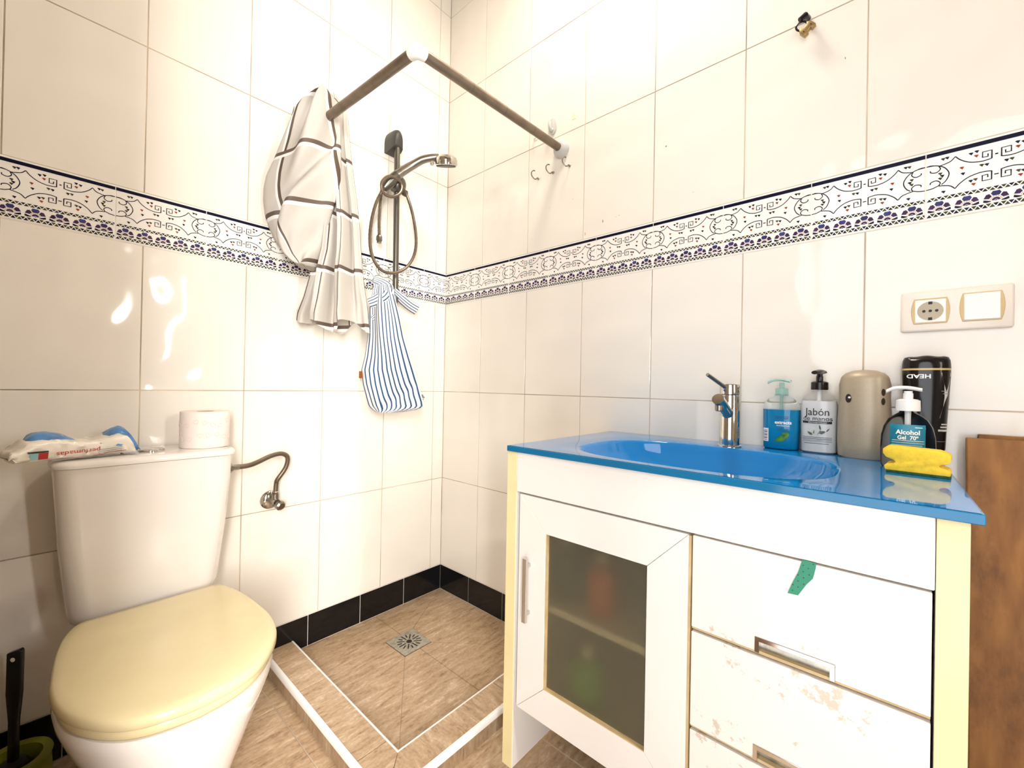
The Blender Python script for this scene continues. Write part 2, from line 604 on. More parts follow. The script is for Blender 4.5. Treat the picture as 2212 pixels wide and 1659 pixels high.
def motif():
    """polygons (material index, [(s,t)...]) in tile space, metres, t downwards"""
    W, H = 0.1966, DH
    out = []

    def line(pts, mi=0, wd=0.0018, sm=5):
        q = [Vector((p[0] * W, p[1] * H)) for p in pts]
        if sm:
            q = [Vector((v.x, v.y)) for v in smoothpath([(v.x, v.y, 0) for v in q], sm)]
        out.extend((mi, r) for r in ribbon(q, wd))

    def poly(mi, pts):
        out.append((mi, [(p[0] * W, p[1] * H) for p in pts]))

    poly(1, [(0.0, 0), (1, 0), (1, 0.062), (0.0, 0.062)])
    for mx in (0, 1):
        X = (lambda x: x) if mx == 0 else (lambda x: 1 - x)
        for my in (0, 1):
            T = (lambda t: t) if my == 0 else (lambda t: 0.755 - t)
            line([(X(x), T(t)) for x, t in [(0.215, 0.135), (0.25, 0.20), (0.31, 0.265), (0.38, 0.295), (0.43, 0.295), (0.468, 0.285)]])
            line([(X(x), T(t)) for x, t in [(0.468, 0.288), (0.468, 0.165), (0.405, 0.165), (0.405, 0.245), (0.442, 0.245), (0.442, 0.205)]], sm=0, wd=0.0021)
            line([(X(x), T(t)) for x, t in [(0.215, 0.135), (0.18, 0.19), (0.13, 0.215), (0.095, 0.225)]])
            line([(X(x), T(t)) for x, t in [(0.095, 0.225), (0.105, 0.275), (0.075, 0.315), (0.035, 0.30), (0.03, 0.27)]])
        line([(X(x), t) for x, t in [(0.0, 0.195), (0.07, 0.205), (0.13, 0.255), (0.165, 0.335), (0.168, 0.40), (0.145, 0.475), (0.115, 0.515)]])
        line([(X(x), t) for x, t in [(0.0, 0.56), (0.05, 0.55), (0.10, 0.52)]])
        line([(X(x), t) for x, t in [(0.06, 0.20), (0.03, 0.19), (0.0, 0.195)]], sm=0)

        def heart(x, t, mi, s=0.020, up=1):
            x = X(x)
            poly(mi, [(x - s * 0.9, t - s * 0.5 * up), (x - s * 0.3, t - s * 0.9 * up), (x + s * 0.9, t - s * 0.6 * up), (x + s * 0.2, t + s * 1.3 * up)])
        for x, t, mi in [(0.125, 0.13, 3), (0.155, 0.125, 0), (0.325, 0.15, 0), (0.365, 0.135, 0), (0.362, 0.20, 2), (0.262, 0.33, 2), (0.27, 0.42, 0),
                         (0.40, 0.355, 3), (0.435, 0.36, 0), (0.325, 0.555, 0), (0.358, 0.545, 3), (0.345, 0.61, 2), (0.13, 0.635, 0),
                         (0.105, 0.345, 3), (0.12, 0.385, 0), (0.105, 0.42, 3)]:
            heart(x, t, mi)
    poly(0, [(0.49, 0.225), (0.51, 0.225), (0.51, 0.243), (0.49, 0.243)])
    poly(0, [(0.485, 0.52), (0.515, 0.52), (0.515, 0.535), (0.485, 0.535)])
    # two rows of little triangles
    for t0, t1, n in ((0.700, 0.752, 20), (0.942, 1.0, 20)):
        for i in range(n):
            a, b = i / n, (i + 1) / n
            g = 0.10 / n
            poly(3 if i % 2 else 0, [(a + g, t1), (b - g, t1), ((a + b) / 2, t0 + 0.012)])
            poly(0 if i % 2 else 3, [(b - 0.5 / n + g, t0), (b + 0.5 / n - g, t0), (b, t1 - 0.014)] if i < n - 1 else [(b - 0.5 / n + g, t0), (b, t0), (b, t1 - 0.014)])
    # five fan flowers
    for i in range(5):
        cx, cy = 0.1 + 0.2 * i, 0.912
        rx, ry = 0.090, 0.145

        def P(a, r):
            return (cx + rx * r * math.sin(R(a)), cy - ry * r * math.cos(R(a)))
        poly(4, [P(-25, 0.56), P(-27, 0.86), P(-14, 1.02), P(0, 0.97), P(14, 1.02), P(27, 0.86), P(25, 0.56)])
        for sg in (-1, 1):
            poly(5, [P(sg * 35, 0.56), P(sg * 35, 0.90), P(sg * 48, 1.02), P(sg * 60, 0.98), P(sg * 72, 1.0), P(sg * 66, 0.58)])
            poly(0, [P(sg * 82, 0.62), P(sg * 78, 0.96), P(sg * 92, 0.97), P(sg * 98, 0.74), P(sg * 100, 0.42), P(sg * 92, 0.36)])
        for k in range(7):
            a = -72 + 24 * k
            poly(6, [P(a - 8, 0.40), P(a - 8, 0.49), P(a + 8, 0.49), P(a + 8, 0.40)])
        poly(5, [P(a, 0.34) for a in range(-80, 81, 20)] + [P(a, 0.14) for a in range(80, -81, -40)])
        poly(3, [P(a, 0.10) for a in range(-90, 91, 45)])
    return out


def clip(poly, x, keep_less):
    res = []
    for i in range(len(poly)):
        a, b = poly[i], poly[(i + 1) % len(poly)]
        ia = (a[0] <= x) == keep_less
        ib = (b[0] <= x) == keep_less
        if ia:
            res.append(a)
        if ia != ib:
            s = (x - a[0]) / (b[0] - a[0])
            res.append((x, a[1] + s * (b[1] - a[1])))
    return res


MOTIF = motif()
_pm = {}


def print_mesh(lo, hi):
    key = (round(lo, 4), round(hi, 4))
    if key not in _pm:
        mb = MB()
        for k, (mi, pl) in enumerate(MOTIF):
            if lo > 0:
                pl = clip(pl, lo, False)
            if hi < 0.198:
                pl = clip(pl, hi, True)
            if len(pl) >= 3:
                y = -0.00025 - 0.00002 * (mi + 1) - 0.0000003 * k
                mb.add([(p[0] + 0.0009 - lo, y, -p[1]) for p in pl], [tuple(range(len(pl)))], mi)
        _pm[key] = mb.mesh('printed_motif', ['print_line', 'navy', 'print_red', 'print_green', 'print_blue', 'print_plum', 'print_cream'], smooth=False, recalc=False)
        _pm[key].flip_normals() if _pm[key].polygons[0].normal.y > 0 else None
    return _pm[key]


def decor(wall, length, off, sgn):
    js = [0.0] + [off + DW * k for k in range(0, 14) if off + DW * k < length - 0.004] + [length]
    for a, b in zip(js, js[1:]):
        wd = b - a
        x0 = -b if sgn < 0 else a
        o = wall_part('decor_tile', tile_mesh(wd, DEC[1] - DEC[0], 'glaze_decor'), wall, x0, DEC[0])
        lo, hi = 0.0, 0.1985
        if wd < DW - 0.001:
            if sgn < 0 and a == 0:
                hi = wd - 0.002
            elif sgn > 0 and a == 0:
                lo = DW - wd
            elif sgn < 0:
                lo = DW - wd
            else:
                hi = wd - 0.002
        pm = part('printed_motif', print_mesh(lo, hi), o, local=True)
        pm.location = (0, 0, DT - DEC[0])


part('grout_strip', MB().box(XW, 0, 0.0008, 0.003, DEC[0] - 0.0005, DEC[1] + 0.0005).mesh('grout_strip', 'grout_white', smooth=False), wl, local=True)
part('grout_strip', MB().box(0, -YR, 0.0008, 0.003, DEC[0] - 0.0005, DEC[1] + 0.0005).mesh('grout_strip', 'grout_white', smooth=False), wr, local=True)
decor(wl, -XW, 0.12349, -1)
decor(wr, -YR, 0.19372, 1)

# ---- chips in the glaze of the right wall
for px, py, hw, hh, m_ in ((1264, 505, 0.0035, 0.0085, 'print_cream'), (1302, 478, 0.0022, 0.0085, 'brass'), (1330, 468.5, 0.0014, 0.0012, 'gap'), (1337, 465, 0.0014, 0.0012, 'gap'), (1237, 430, 0.0016, 0.0010, 'gap'),
                           (1186, 449, 0.0010, 0.0012, 'brass'), (1439, 316, 0.0028, 0.0030, 'brass'), (1497, 415, 0.0020, 0.0012, 'brass'), (1826, 125, 0.0012, 0.0040, 'brass')):
    c = at(px, py, 'x', 0)
    q = [(-c.y + hw * math.cos(a) * random.uniform(0.5, 1.0), c.z + hh * math.sin(a) * random.uniform(0.5, 1.0)) for a in [2 * math.pi * k / 9 for k in range(9)]]
    part('glaze_chip', MB().prism(q, -0.0003, 0.0008, 'y').mesh('glaze_chip', m_, smooth=False), wr, local=True)

# ---- black skirting tiles
bl = struct('baseboard_left', MB().box(XW, 0, 0.0010, 0.0040, ZF, ZB1).mesh('baseboard_left', 'grout_white', smooth=False))
br = struct('baseboard_right', MB().box(0, -YR, 0.0010, 0.0040, ZF, ZB1).mesh('baseboard_right', 'grout_white', smooth=False))
br.rotation_euler = (0, 0, WALLROT['right'])


def skirting(base, length, off, sgn, kerb):
    js = [0.0] + [off + 0.19856 * k for k in range(0, 12) if off + 0.19856 * k < length - 0.004] + [length]
    for a, b in zip(js, js[1:]):
        z0 = ZF if a > kerb else 0.0
        key = ('s', round(b - a, 4), z0)
        if key not in _tc:
            g = 0.0012
            _tc[key] = MB().box(g, b - a - g, -0.0012, 0.006, g, ZB1 - z0 - 0.0018).mesh('baseboard_tile', 'black_tile', bevel=0.0008, segs=1, smooth=False)
        o = part('baseboard_tile', _tc[key], base, local=True)
        o.location = (-b if sgn < 0 else a, 0, z0)


skirting(bl, -XW, 0.19659, -1, 0.6)
skirting(br, -YR, 0.19081, 1, 0.6)

# ---- floor with large tiles
fl = struct('floor', MB().box(XW - 0.1, 0.1, YR - 0.1, 0.1, ZF - 0.1, ZF - 0.0015).mesh('floor', 'grout', smooth=False))
FX = [XW, -1.2175, -0.7715, -0.3255, -0.001]
FY = [YR, -1.995, -1.549, -1.103, -0.657, -0.211, -0.003]
for xa, xb in zip(FX, FX[1:]):
    for ya, yb in zip(FY, FY[1:]):
        if xa > -0.74 and ya > -0.735:
            continue
        g = 0.0016
        part('floor_tile', MB().box(xa + g, xb - g, ya + g, yb - g, ZF - 0.008, ZF).mesh('floor_tile', 'stone_x', bevel=0.0008, segs=1, smooth=False), fl, local=True)

# ------------------------------------------------------------------ shower tray
KI, KO, KT = 0.648, 0.727, 0.040          # kerb inner face, trim line, top height
tray = thing('shower_tray', (-0.37, -0.37, ZF), 'sunken brown stone shower floor with raised kerb edged in white', 'shower tray')
s = MB()
s.box(-KI - 0.002, 0.0, -KI - 0.002, 0.0, ZF + 0.0002, -0.0035)
s.box(-0.734, -KI - 0.0105, -0.734, -0.001, ZF + 0.0002, KT - 0.0075)
s.box(-KI - 0.0105, -0.001, -0.734, -KI - 0.0105, ZF + 0.0002, KT - 0.0075)
part('tray_base', s.mesh('tray_base', 'grout', smooth=False), tray)
D0, D1, D2, D3 = (-0.393, -0.183), (-0.273, -0.180), (-0.279, -0.300), (-0.391, -0.300)
JX, JY = -0.329, -0.240
g = KI - 0.010
K = [(-g, 0.0), (0.0, 0.0), (0.0, -g), (-g, -g)]
pieces = [
    [D0, K[0], (-g, JY), (-0.393, JY)], [(-0.393, JY), (-g, JY), K[3], D3],
    [D3, K[3], (JX, -g), (JX, -0.300)], [(JX, -0.300), (JX, -g), K[2], D2],
    [D2, K[2], (0, JY), (-0.276, JY)], [(-0.276, JY), (0, JY), K[1], D1],
    [D1, K[1], (JX, 0), (JX, -0.181)], [(JX, -0.181), (JX, 0), K[0], D0]]
for pc in pieces:
    c = Vector((sum(p[0] for p in pc) / 4, sum(p[1] for p in pc) / 4))
    q = []
    for p in pc:                      # pull each edge in a little for the joint
        d = c - Vector(p)
        q.append(tuple(Vector(p) + d.normalized() * 0.0016))
    part('stone_tile', MB().prism(q, -0.006, 0.0).mesh('stone_tile', 'stone_x', smooth=False), tray)
# kerb: top tiles, outer facing tiles, inner facing tiles
for a, b in ((-0.001, -0.2655), (-0.2655, -0.5985)):
    part('kerb_tile', MB().box(-KO + 0.001, -KI, b + 0.0014, a - 0.0014, KT - 0.0075, KT).mesh('kerb_tile', 'stone_x', bevel=0.0006, segs=1, smooth=False), tray)
part('kerb_tile', MB().prism([(-KO + 0.001, -0.600), (-KO + 0.001, -KO + 0.0025), (-KI - 0.0014, -KI - 0.001), (-KI, -KI - 0.001), (-KI, -0.600)], KT - 0.0075, KT).mesh('kerb_tile', 'stone_x', smooth=False), tray)
part('kerb_tile', MB().prism([(-KO + 0.0025, -KO + 0.001), (-0.3172, -KO + 0.001), (-0.3172, -KI), (-KI + 0.001, -KI)], KT - 0.0075, KT).mesh('kerb_tile', 'stone_y', smooth=False), tray)
part('kerb_tile', MB().box(-0.3148, -0.001, -KO + 0.001, -KI, KT - 0.0075, KT).mesh('kerb_tile', 'stone_y', bevel=0.0006, segs=1, smooth=False), tray)
for a, b in ((-0.001, -0.40), (-0.40, -0.737)):
    part('kerb_facing', MB().box(-0.738, -0.734, b + 0.0008, a - 0.0008, ZF, KT - 0.010).mesh('kerb_facing', 'stone_v', smooth=False), tray)
for a, b in ((-0.734, -0.36), (-0.36, -0.001)):
    part('kerb_facing', MB().box(a + 0.0008, b - 0.0008, -0.738, -0.734, ZF, KT - 0.010).mesh('kerb_facing', 'stone_v', smooth=False), tray)
part('kerb_lining', MB().box(-KI - 0.0105, -KI, -KI - 0.01, -0.001, -0.003, KT - 0.008).mesh('kerb_lining', 'stone_v', smooth=False), tray)
part('kerb_lining', MB().box(-KI, -0.001, -KI - 0.0105, -KI, -0.003, KT - 0.008).mesh('kerb_lining', 'stone_v', smooth=False), tray)


def quarter(c, r, n=6):
    return [(c[0] - r * math.sin(math.pi / 2 * k / n), c[1] + r * math.cos(math.pi / 2 * k / n)) for k in range(n + 1)]


# white trims: rounded outer nosing, thin inner lip
prof = [(-KO, KT - 0.012)] + [(-KO - 0.0125 * math.sin(math.pi / 2 * k / 6), KT - 0.0125 + 0.0138 * math.cos(math.pi / 2 * k / 6)) for k in range(7)]
tr = MB().loft([[(p[0], -0.002, p[1]) for p in prof], [(p[0], p[0], p[1]) for p in prof], [(-0.002, p[0], p[1]) for p in prof]])
part('outer_trim', tr.mesh('outer_trim', 'white_plastic', ang=50), tray, label='white rounded plastic edging of the kerb')
prof = [(-KI, KT - 0.02), (-KI, KT + 0.0006), (-KI + 0.003, KT + 0.0012), (-KI + 0.006, KT - 0.001), (-KI + 0.006, KT - 0.02)]
tr = MB().loft([[(p[0], -0.002, p[1]) for p in prof], [(p[0], p[0], p[1]) for p in prof], [(-0.002, p[0], p[1]) for p in prof]])
part('inner_trim', tr.mesh('inner_trim', 'white_plastic', ang=50), tray, label='thin white inner lip of the kerb')

# drain
dn = thing('floor_drain', (-0.333, -0.24, 0), 'square stained steel drain grate in the middle of the shower floor', 'drain')
part('grate_plate', MB().prism([D0, D3, D2, D1], -0.004, 0.0016).mesh('grate_plate', 'steel', bevel=0.0006, segs=1, smooth=False), dn)
c = Vector((-0.333, -0.2405, 0.0020))
part('centre_screw', MB().lathe([(0.010, -0.0003), (0.010, 0.0002), (0.004, 0.0008)], c, 16).mesh('centre_screw', 'dark'), dn)
for k in range(16):
    a = 2 * math.pi * k / 16 + 0.1
    r0, r1 = (0.016, 0.044) if k % 2 == 0 else (0.026, 0.043)
    d, nn = Vector((math.cos(a), math.sin(a), 0)), Vector((-math.sin(a), math.cos(a), 0)) * 0.0022
    p = [c + d * r0 - nn, c + d * r1 - nn, c + d * r1 + nn, c + d * r0 + nn]
    part('slot', MB().prism([(v.x, v.y) for v in p], 0.0012, 0.0019).mesh('slot', 'dark', smooth=False), dn)

# ------------------------------------------------------------------ toilet
TX = -1.050
toilet = thing('toilet', (TX, -0.35, ZF), 'white ceramic toilet with closed yellowed cream seat lid', 'toilet')
HW = [(0.0, 0.118), (0.010, 0.134), (0.05, 0.150), (0.10, 0.160), (0.15, 0.166), (0.205, 0.170), (0.25, 0.1715), (0.305, 0.166), (0.35, 0.153),
      (0.395, 0.128), (0.428, 0.099), (0.446, 0.070), (0.456, 0.036), (0.460, 0.0)]
HW = [(p.x, max(0.0, p.y)) for p in smoothpath([(a, b, 0) for a, b in HW], 4)]
HW[-1] = (0.460, 0.0)


def outline(y0, sw=1.0, sl=1.0, grow=0.0, z=0.0, xc=TX):
    left, right = [], []
    for d, hw in HW:
        y = y0 - d * sl
        right.append((xc + hw * sw + (grow if hw > 0 else 0), y - (grow if d > 0.3 else 0) * min(1, (d - 0.3) / 0.15 if d > 0.3 else 0), z))
        if hw > 0:
            left.append((xc - hw * sw - grow, y - (grow if d > 0.3 else 0) * min(1, (d - 0.3) / 0.15 if d > 0.3 else 0), z))
    right = [(p[0] if HW[i][1] > 0 else xc, p[1], z) for i, p in enumerate(right)]
    return right + left[::-1]


Y0 = -0.212


def scaled(ring, k, dz, cy=-0.44):
    return [(TX + (p[0] - TX) * k, cy + (p[1] - cy) * k, p[2] + dz) for p in ring]


base = outline(Y0, z=0.386)
lid = MB().loft([scaled(base, 0.985, -0.003), scaled(base, 1.0, 0.0), scaled(base, 1.0, 0.008), scaled(base, 0.992, 0.0135), scaled(base, 0.972, 0.0165),
                 scaled(base, 0.90, 0.0185), scaled(base, 0.6, 0.0205), scaled(base, 0.2, 0.0212)])
part('seat_lid', lid.mesh('seat_lid', 'seat', ang=60), toilet, label='yellowed cream seat lid')
ringo = outline(Y0 + 0.004, grow=-0.0055, z=0.362)
part('seat_ring', MB().loft([scaled(ringo, 0.985, 0.0), scaled(ringo, 1.0, 0.004), scaled(ringo, 1.0, 0.0155), scaled(ringo, 0.985, 0.0185)]).mesh('seat_ring', 'seat', ang=60), toilet)
for sx in (-0.07, 0.07):
    part('hinge', MB().box(TX + sx - 0.016, TX + sx + 0.016, Y0 - 0.004, Y0 + 0.02, 0.362, 0.392).mesh('hinge', 'seat', bevel=0.004), toilet)
rings = []
for z, kw, kl, yb in [(ZF, 0.60, 0.66, -0.13), (0.02, 0.58, 0.64, -0.135), (0.09, 0.57, 0.66, -0.135), (0.15, 0.62, 0.745, -0.13), (0.20, 0.715, 0.83, -0.13), (0.25, 0.82, 0.90, -0.14),
                      (0.30, 0.925, 0.965, -0.165), (0.335, 0.985, 1.00, -0.19), (0.352, 1.0, 1.01, -0.20), (0.361, 0.99, 1.005, -0.20)]:
    front = Y0 - 0.448 * (0.5 + 0.5 * kl)
    sl = (yb - front) / 0.460
    rings.append(outline(yb, sw=kw * 0.985, sl=sl, z=z))
part('bowl', MB().loft(rings).mesh('bowl', 'ceramic', ang=70), toilet)


def rrect(x0, x1, y0, y1, r, z, n=6):
    pts = []
    for cx, cy, a0 in [(x1 - r, y1 - r, 0), (x0 + r, y1 - r, 90), (x0 + r, y0 + r, 180), (x1 - r, y0 + r, 270)]:
        for k in range(n + 1):
            a = R(a0 + 90 * k / n)
            pts.append((cx + r * math.cos(a), cy + r * math.sin(a), z))
    return pts


tk = []
for z, hw, yf, r in [(0.352, 0.105, -0.150, 0.04), (0.360, 0.124, -0.168, 0.045), (0.375, 0.137, -0.178, 0.045), (0.40, 0.144, -0.183, 0.042), (0.55, 0.159, -0.189, 0.04), (0.734, 0.171, -0.196, 0.04)]:
    tk.append(rrect(TX - hw, TX + hw, yf, -0.014, r, z))
part('tank', MB().loft(tk).mesh('tank', 'ceramic', ang=60), toilet)
tl = []
for z, hw, yf in [(0.7345, 0.170, -0.195), (0.7355, 0.1755, -0.201), (0.742, 0.1765, -0.2025), (0.748, 0.174, -0.199), (0.7508, 0.168, -0.192), (0.7515, 0.12, -0.15)]:
    tl.append(rrect(TX - hw, TX + hw, yf, -0.012, 0.042 if hw > 0.15 else 0.03, z))
part('tank_lid', MB().loft(tl).mesh('tank_lid', 'ceramic', ang=60), toilet)
bc = (-1.046, -0.107, 0.7512)
part('flush_button', MB().lathe([(0.027, 0), (0.027, 0.004), (0.024, 0.006), (0.0215, 0.0045), (0.0, 0.0050)], bc, 32).mesh('flush_button', 'chrome'), toilet, label='round chrome flush button')

# toilet paper
tp = thing('toilet_paper_roll', (-0.930, -0.098, 0.752), 'white toilet paper roll with embossed hearts standing on the tank', 'toilet paper')
rl = MB().lathe([(0.022, 0.0), (0.056, 0.0), (0.0575, 0.002), (0.0575, 0.096), (0.056, 0.098), (0.022, 0.098), (0.021, 0.09), (0.021, 0.008), (0.022, 0.0)], n=48, cap=False)
part('paper', rl.mesh('paper', 'paper'), tp, local=True)
part('cardboard_core', MB().lathe([(0.0205, 0.001), (0.0205, 0.0975), (0.019, 0.0975), (0.019, 0.001), (0.0205, 0.001)], cap=False).mesh('cardboard_core', 'card'), tp, local=True)
hm = MB()
for k in range(16):
    a = math.pi + 0.35 * (k % 8) + (0.17 if k > 7 else 0) - 0.1 + random.uniform(-.05, .05)
    z = (0.030 if k > 7 else 0.066) + random.uniform(-0.008, 0.008)
    th0 = random.uniform(-0.6, 0.6)
    pts = []
    for j in range(13):
        u = 2 * math.pi * j / 12
        hx, hz = 16 * math.sin(u) ** 3, 13 * math.cos(u) - 5 * math.cos(2 * u) - 2 * math.cos(3 * u) - math.cos(4 * u)
        hx, hz = hx * math.cos(th0) - hz * math.sin(th0), hx * math.sin(th0) + hz * math.cos(th0)
        b = a + hx * 0.00042 / 0.0575
        pts.append((0.0577 * math.cos(b), 0.0577 * math.sin(b), z + hz * 0.00042))
    hm.tube(pts, 0.0005, 4)
mat('emboss', (0.80, 0.62, 0.55), 0.9, var=0.02)
part('embossed_hearts', hm.mesh('embossed_hearts', 'emboss'), tp, local=True)

# wet wipes pack lying across the tank
wp = thing('wet_wipes_pack', (-1.18, -0.15, 0.752), 'crumpled white and blue wet wipes pack with red lettering on the toilet tank', 'wipes pack')
A0, A1 = at(22, 985, 'y', -0.215), at(300, 955, 'y', -0.165)
ax = Vector((A1.x - A0.x, A1.y - A0.y, 0))
LEN = ax.length
ax.normalize()
nx = Vector((-ax.y, ax.x, 0))            # away from the viewer
org = Vector((A0.x, A0.y, 0.752))
prof_h = [(0, 0.004), (0.05, 0.026), (0.14, 0.044), (0.3, 0.046), (0.5, 0.040), (0.68, 0.038), (0.82, 0.045), (0.92, 0.046), (0.97, 0.032), (1.0, 0.008)]
rw = []
for k in range(41):
    s = k / 40
    h = lerp_table(prof_h, s)
    lift = 0.004 + (0.010 if s < 0.05 else 0.0)
    wd = 0.085 - 0.02 * max(0, (0.08 - s) / 0.08)
    row = []
    for j in range(20):
        a = 2 * math.pi * j / 20
        cx, cz = math.cos(a), math.sin(a)
        ex = math.copysign(abs(cx) ** 0.45, cx)
        ez = math.copysign(abs(cz) ** 0.6, cz)
        wob = 0.0022 * math.sin(17 * s + 3 * j) + 0.0015 * math.sin(41 * s + 1.7 * j)
        p = org + ax * (s * LEN) + nx * (0.012 + wd * 0.5 * (1 + ex) + wob) + Vector((0, 0, lift + h * 0.5 * (1 + ez) + (wob if ez > -0.5 else 0)))
        row.append(tuple(p))
    rw.append(row)
part('pack', MB().loft(rw).mesh('pack', 'film_white', ang=80), wp)
# blue top film bulging at both ends
for s0, s1, hh in ((0.12, 0.66, 0.061), (0.70, 1.06, 0.064)):
    rw = []
    for k in range(17):
        q = k / 16
        s = s0 + (s1 - s0) * q
        h = 0.012 + (hh - 0.012) * (math.sin(math.pi * min(1, q * 1.0) ** (0.6 if s0 < 0.5 else 1.2)) ** 0.8)
        row = []
        for j in range(14):
            a = 2 * math.pi * j / 14
            wob = 0.0035 * math.sin(9 * q + 2.1 * j) + 0.0022 * math.sin(23 * q + 3.7 * j)
            row.append(tuple(org + ax * (s * LEN) + nx * (0.062 + 0.036 * math.cos(a) + wob) + Vector((0, 0, 0.004 + h * 0.5 * (1 + math.sin(a)) + 0.4 * wob))))
        rw.append(row)
    part('blue_film', MB().loft(rw).mesh('blue_film', 'film_blue', ang=80), wp)


def on_pack(pts2, off=0.0008):
    """(s metres from left end, height) on the front side"""
    out = []
    for a, h in pts2:
        s = a / LEN
        hh = lerp_table(prof_h, s)
        r = max(-1, min(1, ((h - 0.004) / max(hh, 1e-4)) * 2 - 1))
        cz = math.copysign(abs(r) ** (1 / 0.6), r)
        cx = math.sqrt(max(0, 1 - cz * cz))
        y = 0.012 + 0.085 * 0.5 * (1 - cx ** 0.45)
        out.append(tuple(org + ax * a + nx * (y - 0.0035 - off) + Vector((0, 0, h))))
    return out


sc = LEN
v, f = text_geo('perfumadas', 0.0135, 0.50 * sc, 0.0195, rot=math.pi + 0.03, wide=1.15)
part('lettering', MB().add(on_pack(v), f).mesh('lettering', 'ink_red', smooth=False, recalc=False), wp, label='red lettering')
pt = MB()
pt.add(on_pack([(0.145 * sc, 0.010), (0.20 * sc, 0.010), (0.20 * sc, 0.024), (0.14 * sc, 0.024)]), [(0, 1, 2, 3)], 0)
pt.add(on_pack([(0.20 * sc, 0.010), (0.27 * sc, 0.010), (0.27 * sc, 0.024), (0.20 * sc, 0.024)]), [(0, 1, 2, 3)], 1)
pt.add(on_pack([(0.125 * sc, 0.0245), (0.27 * sc, 0.0245), (0.27 * sc, 0.028), (0.12 * sc, 0.028)]), [(0, 1, 2, 3)], 2)
for k in range(3):
    pt.add(on_pack([(0.66 * sc, 0.011 + 0.004 * k), (0.86 * sc, 0.014 + 0.004 * k), (0.86 * sc, 0.015 + 0.004 * k), (0.66 * sc, 0.012 + 0.004 * k)]), [(0, 1, 2, 3)], 3)
pt.add(on_pack([(0.62 * sc, 0.0065), (0.90 * sc, 0.0125), (0.90 * sc, 0.014), (0.62 * sc, 0.0075)]), [(0, 1, 2, 3)], 1)
pt.add(on_pack([(0.80 * sc, 0.026), (0.85 * sc, 0.024), (0.87 * sc, 0.027), (0.82 * sc, 0.030)]), [(0, 1, 2, 3)], 4)
part('print_marks', pt.mesh('print_marks', ['ink_teal', 'ink_red', 'ink_black', 'ink_grey', 'film_blue'], smooth=False, recalc=False), wp)['kind'] = 'stuff'

# toilet brush
tb = thing('toilet_brush', (-1.266, -0.12, ZF), 'black toilet brush handle standing in a lime green holder', 'toilet brush')
ho = MB().lathe([(0.050, 0.0), (0.056, 0.004), (0.060, 0.05), (0.057, 0.105), (0.060, 0.114), (0.058, 0.119), (0.044, 0.117), (0.041, 0.10), (0.041, 0.03), (0.0, 0.03)], n=32)
part('holder', ho.mesh('holder', 'brush_green'), tb, local=True, label='lime green holder')
hp = [(-0.0075, 0.05), (0.0075, 0.05), (0.0075, 0.20), (0.0125, 0.26), (0.013, 0.352), (0.010, 0.357), (-0.013, 0.349), (-0.0135, 0.26), (-0.0075, 0.20)]
part('handle', MB().prism(hp, -0.006, 0.006, 'y').mesh('handle', 'black_plastic', bevel=0.002), tb, local=True)
part('hanging_hole', MB().lathe([(0.0045, -0.0065), (0.0045, 0.0065)], (0.0, 0, 0.336), 14, axis=(0, 1, 0)).mesh('hanging_hole', 'ivory_plastic'), tb, local=True)
part('brush_head', MB().lathe([(0.02, 0.035), (0.032, 0.045), (0.034, 0.09), (0.02, 0.112), (0.008, 0.115)], n=20).mesh('brush_head', 'dark'), tb, local=True)
for o in tb.children:
    o.rotation_euler = (0, 0, R(-42)) if o.name.startswith(('handle', 'hanging')) else (0, 0, 0)

# water supply valve and braided hose
wv = thing('water_supply_valve', (-0.72, 0, 0.54), 'chrome angle valve with braided hose running to the toilet tank', 'valve')
vc = at(583, 1079, 'y', -0.004)
part('rosette', MB().lathe([(0.030, 0), (0.030, 0.003), (0.024, 0.009), (0.012, 0.013)], vc, 28, axis=(0, -1, 0)).mesh('rosette', 'chrome'), wv)
vb = vc + Vector((0.004, -0.036, -0.001))
bd = MB().tube([vc + Vector((0, -0.008, 0)), vb + Vector((0, -0.016, 0))], 0.0105, 16)
bd.tube([vb + Vector((0, 0, -0.012)), vb + Vector((0, 0, 0.026))], 0.0105, 12)
part('valve_body', bd.mesh('valve_body', 'chrome_dull'), wv)
kn = MB().lathe([(0.010, 0), (0.0155, 0.004), (0.0155, 0.016), (0.011, 0.02)], vb + Vector((0.004, -0.014, -0.006)), 10, axis=(0.25, -1, -0.25))
part('knob', kn.mesh('knob', 'chrome_dull', ang=20), wv)
hn = TX + 0.1725
hs = [vb + Vector((0, 0, 0.026)), vb + Vector((0.002, 0, 0.06)), at(600, 1035, 'y', -0.045), at(617, 1010, 'y', -0.05), at(621, 988, 'y', -0.055), at(608, 980, 'y', -0.06), at(585, 985, 'y', -0.07), at(555, 999, 'y', -0.085),
      at(535, 1006, 'y', -0.095), Vector((hn + 0.016, -0.10, at(515, 1009, 'y', -0.10).z))]
part('hose', MB().tube(smoothpath(hs, 6), 0.0073, 12).mesh('hose', 'bronze'), wv, label='braided bronze-grey hose')
nz = at(515, 1009, 'y', -0.10).z
part('hose_nut', MB().lathe([(0.0140, 0), (0.0140, 0.015), (0.0085, 0.020), (0.0085, 0.034)], (hn - 0.0015, -0.10, nz), 6, axis=(1, 0, 0)).mesh('hose_nut', 'chrome_dull', ang=20), wv)
part('hose_nut', MB().lathe([(0.0105, 0), (0.0105, 0.012), (0.0085, 0.014)], vb + Vector((0, 0, 0.02)), 6).mesh('hose_nut', 'chrome_dull', ang=20), wv)

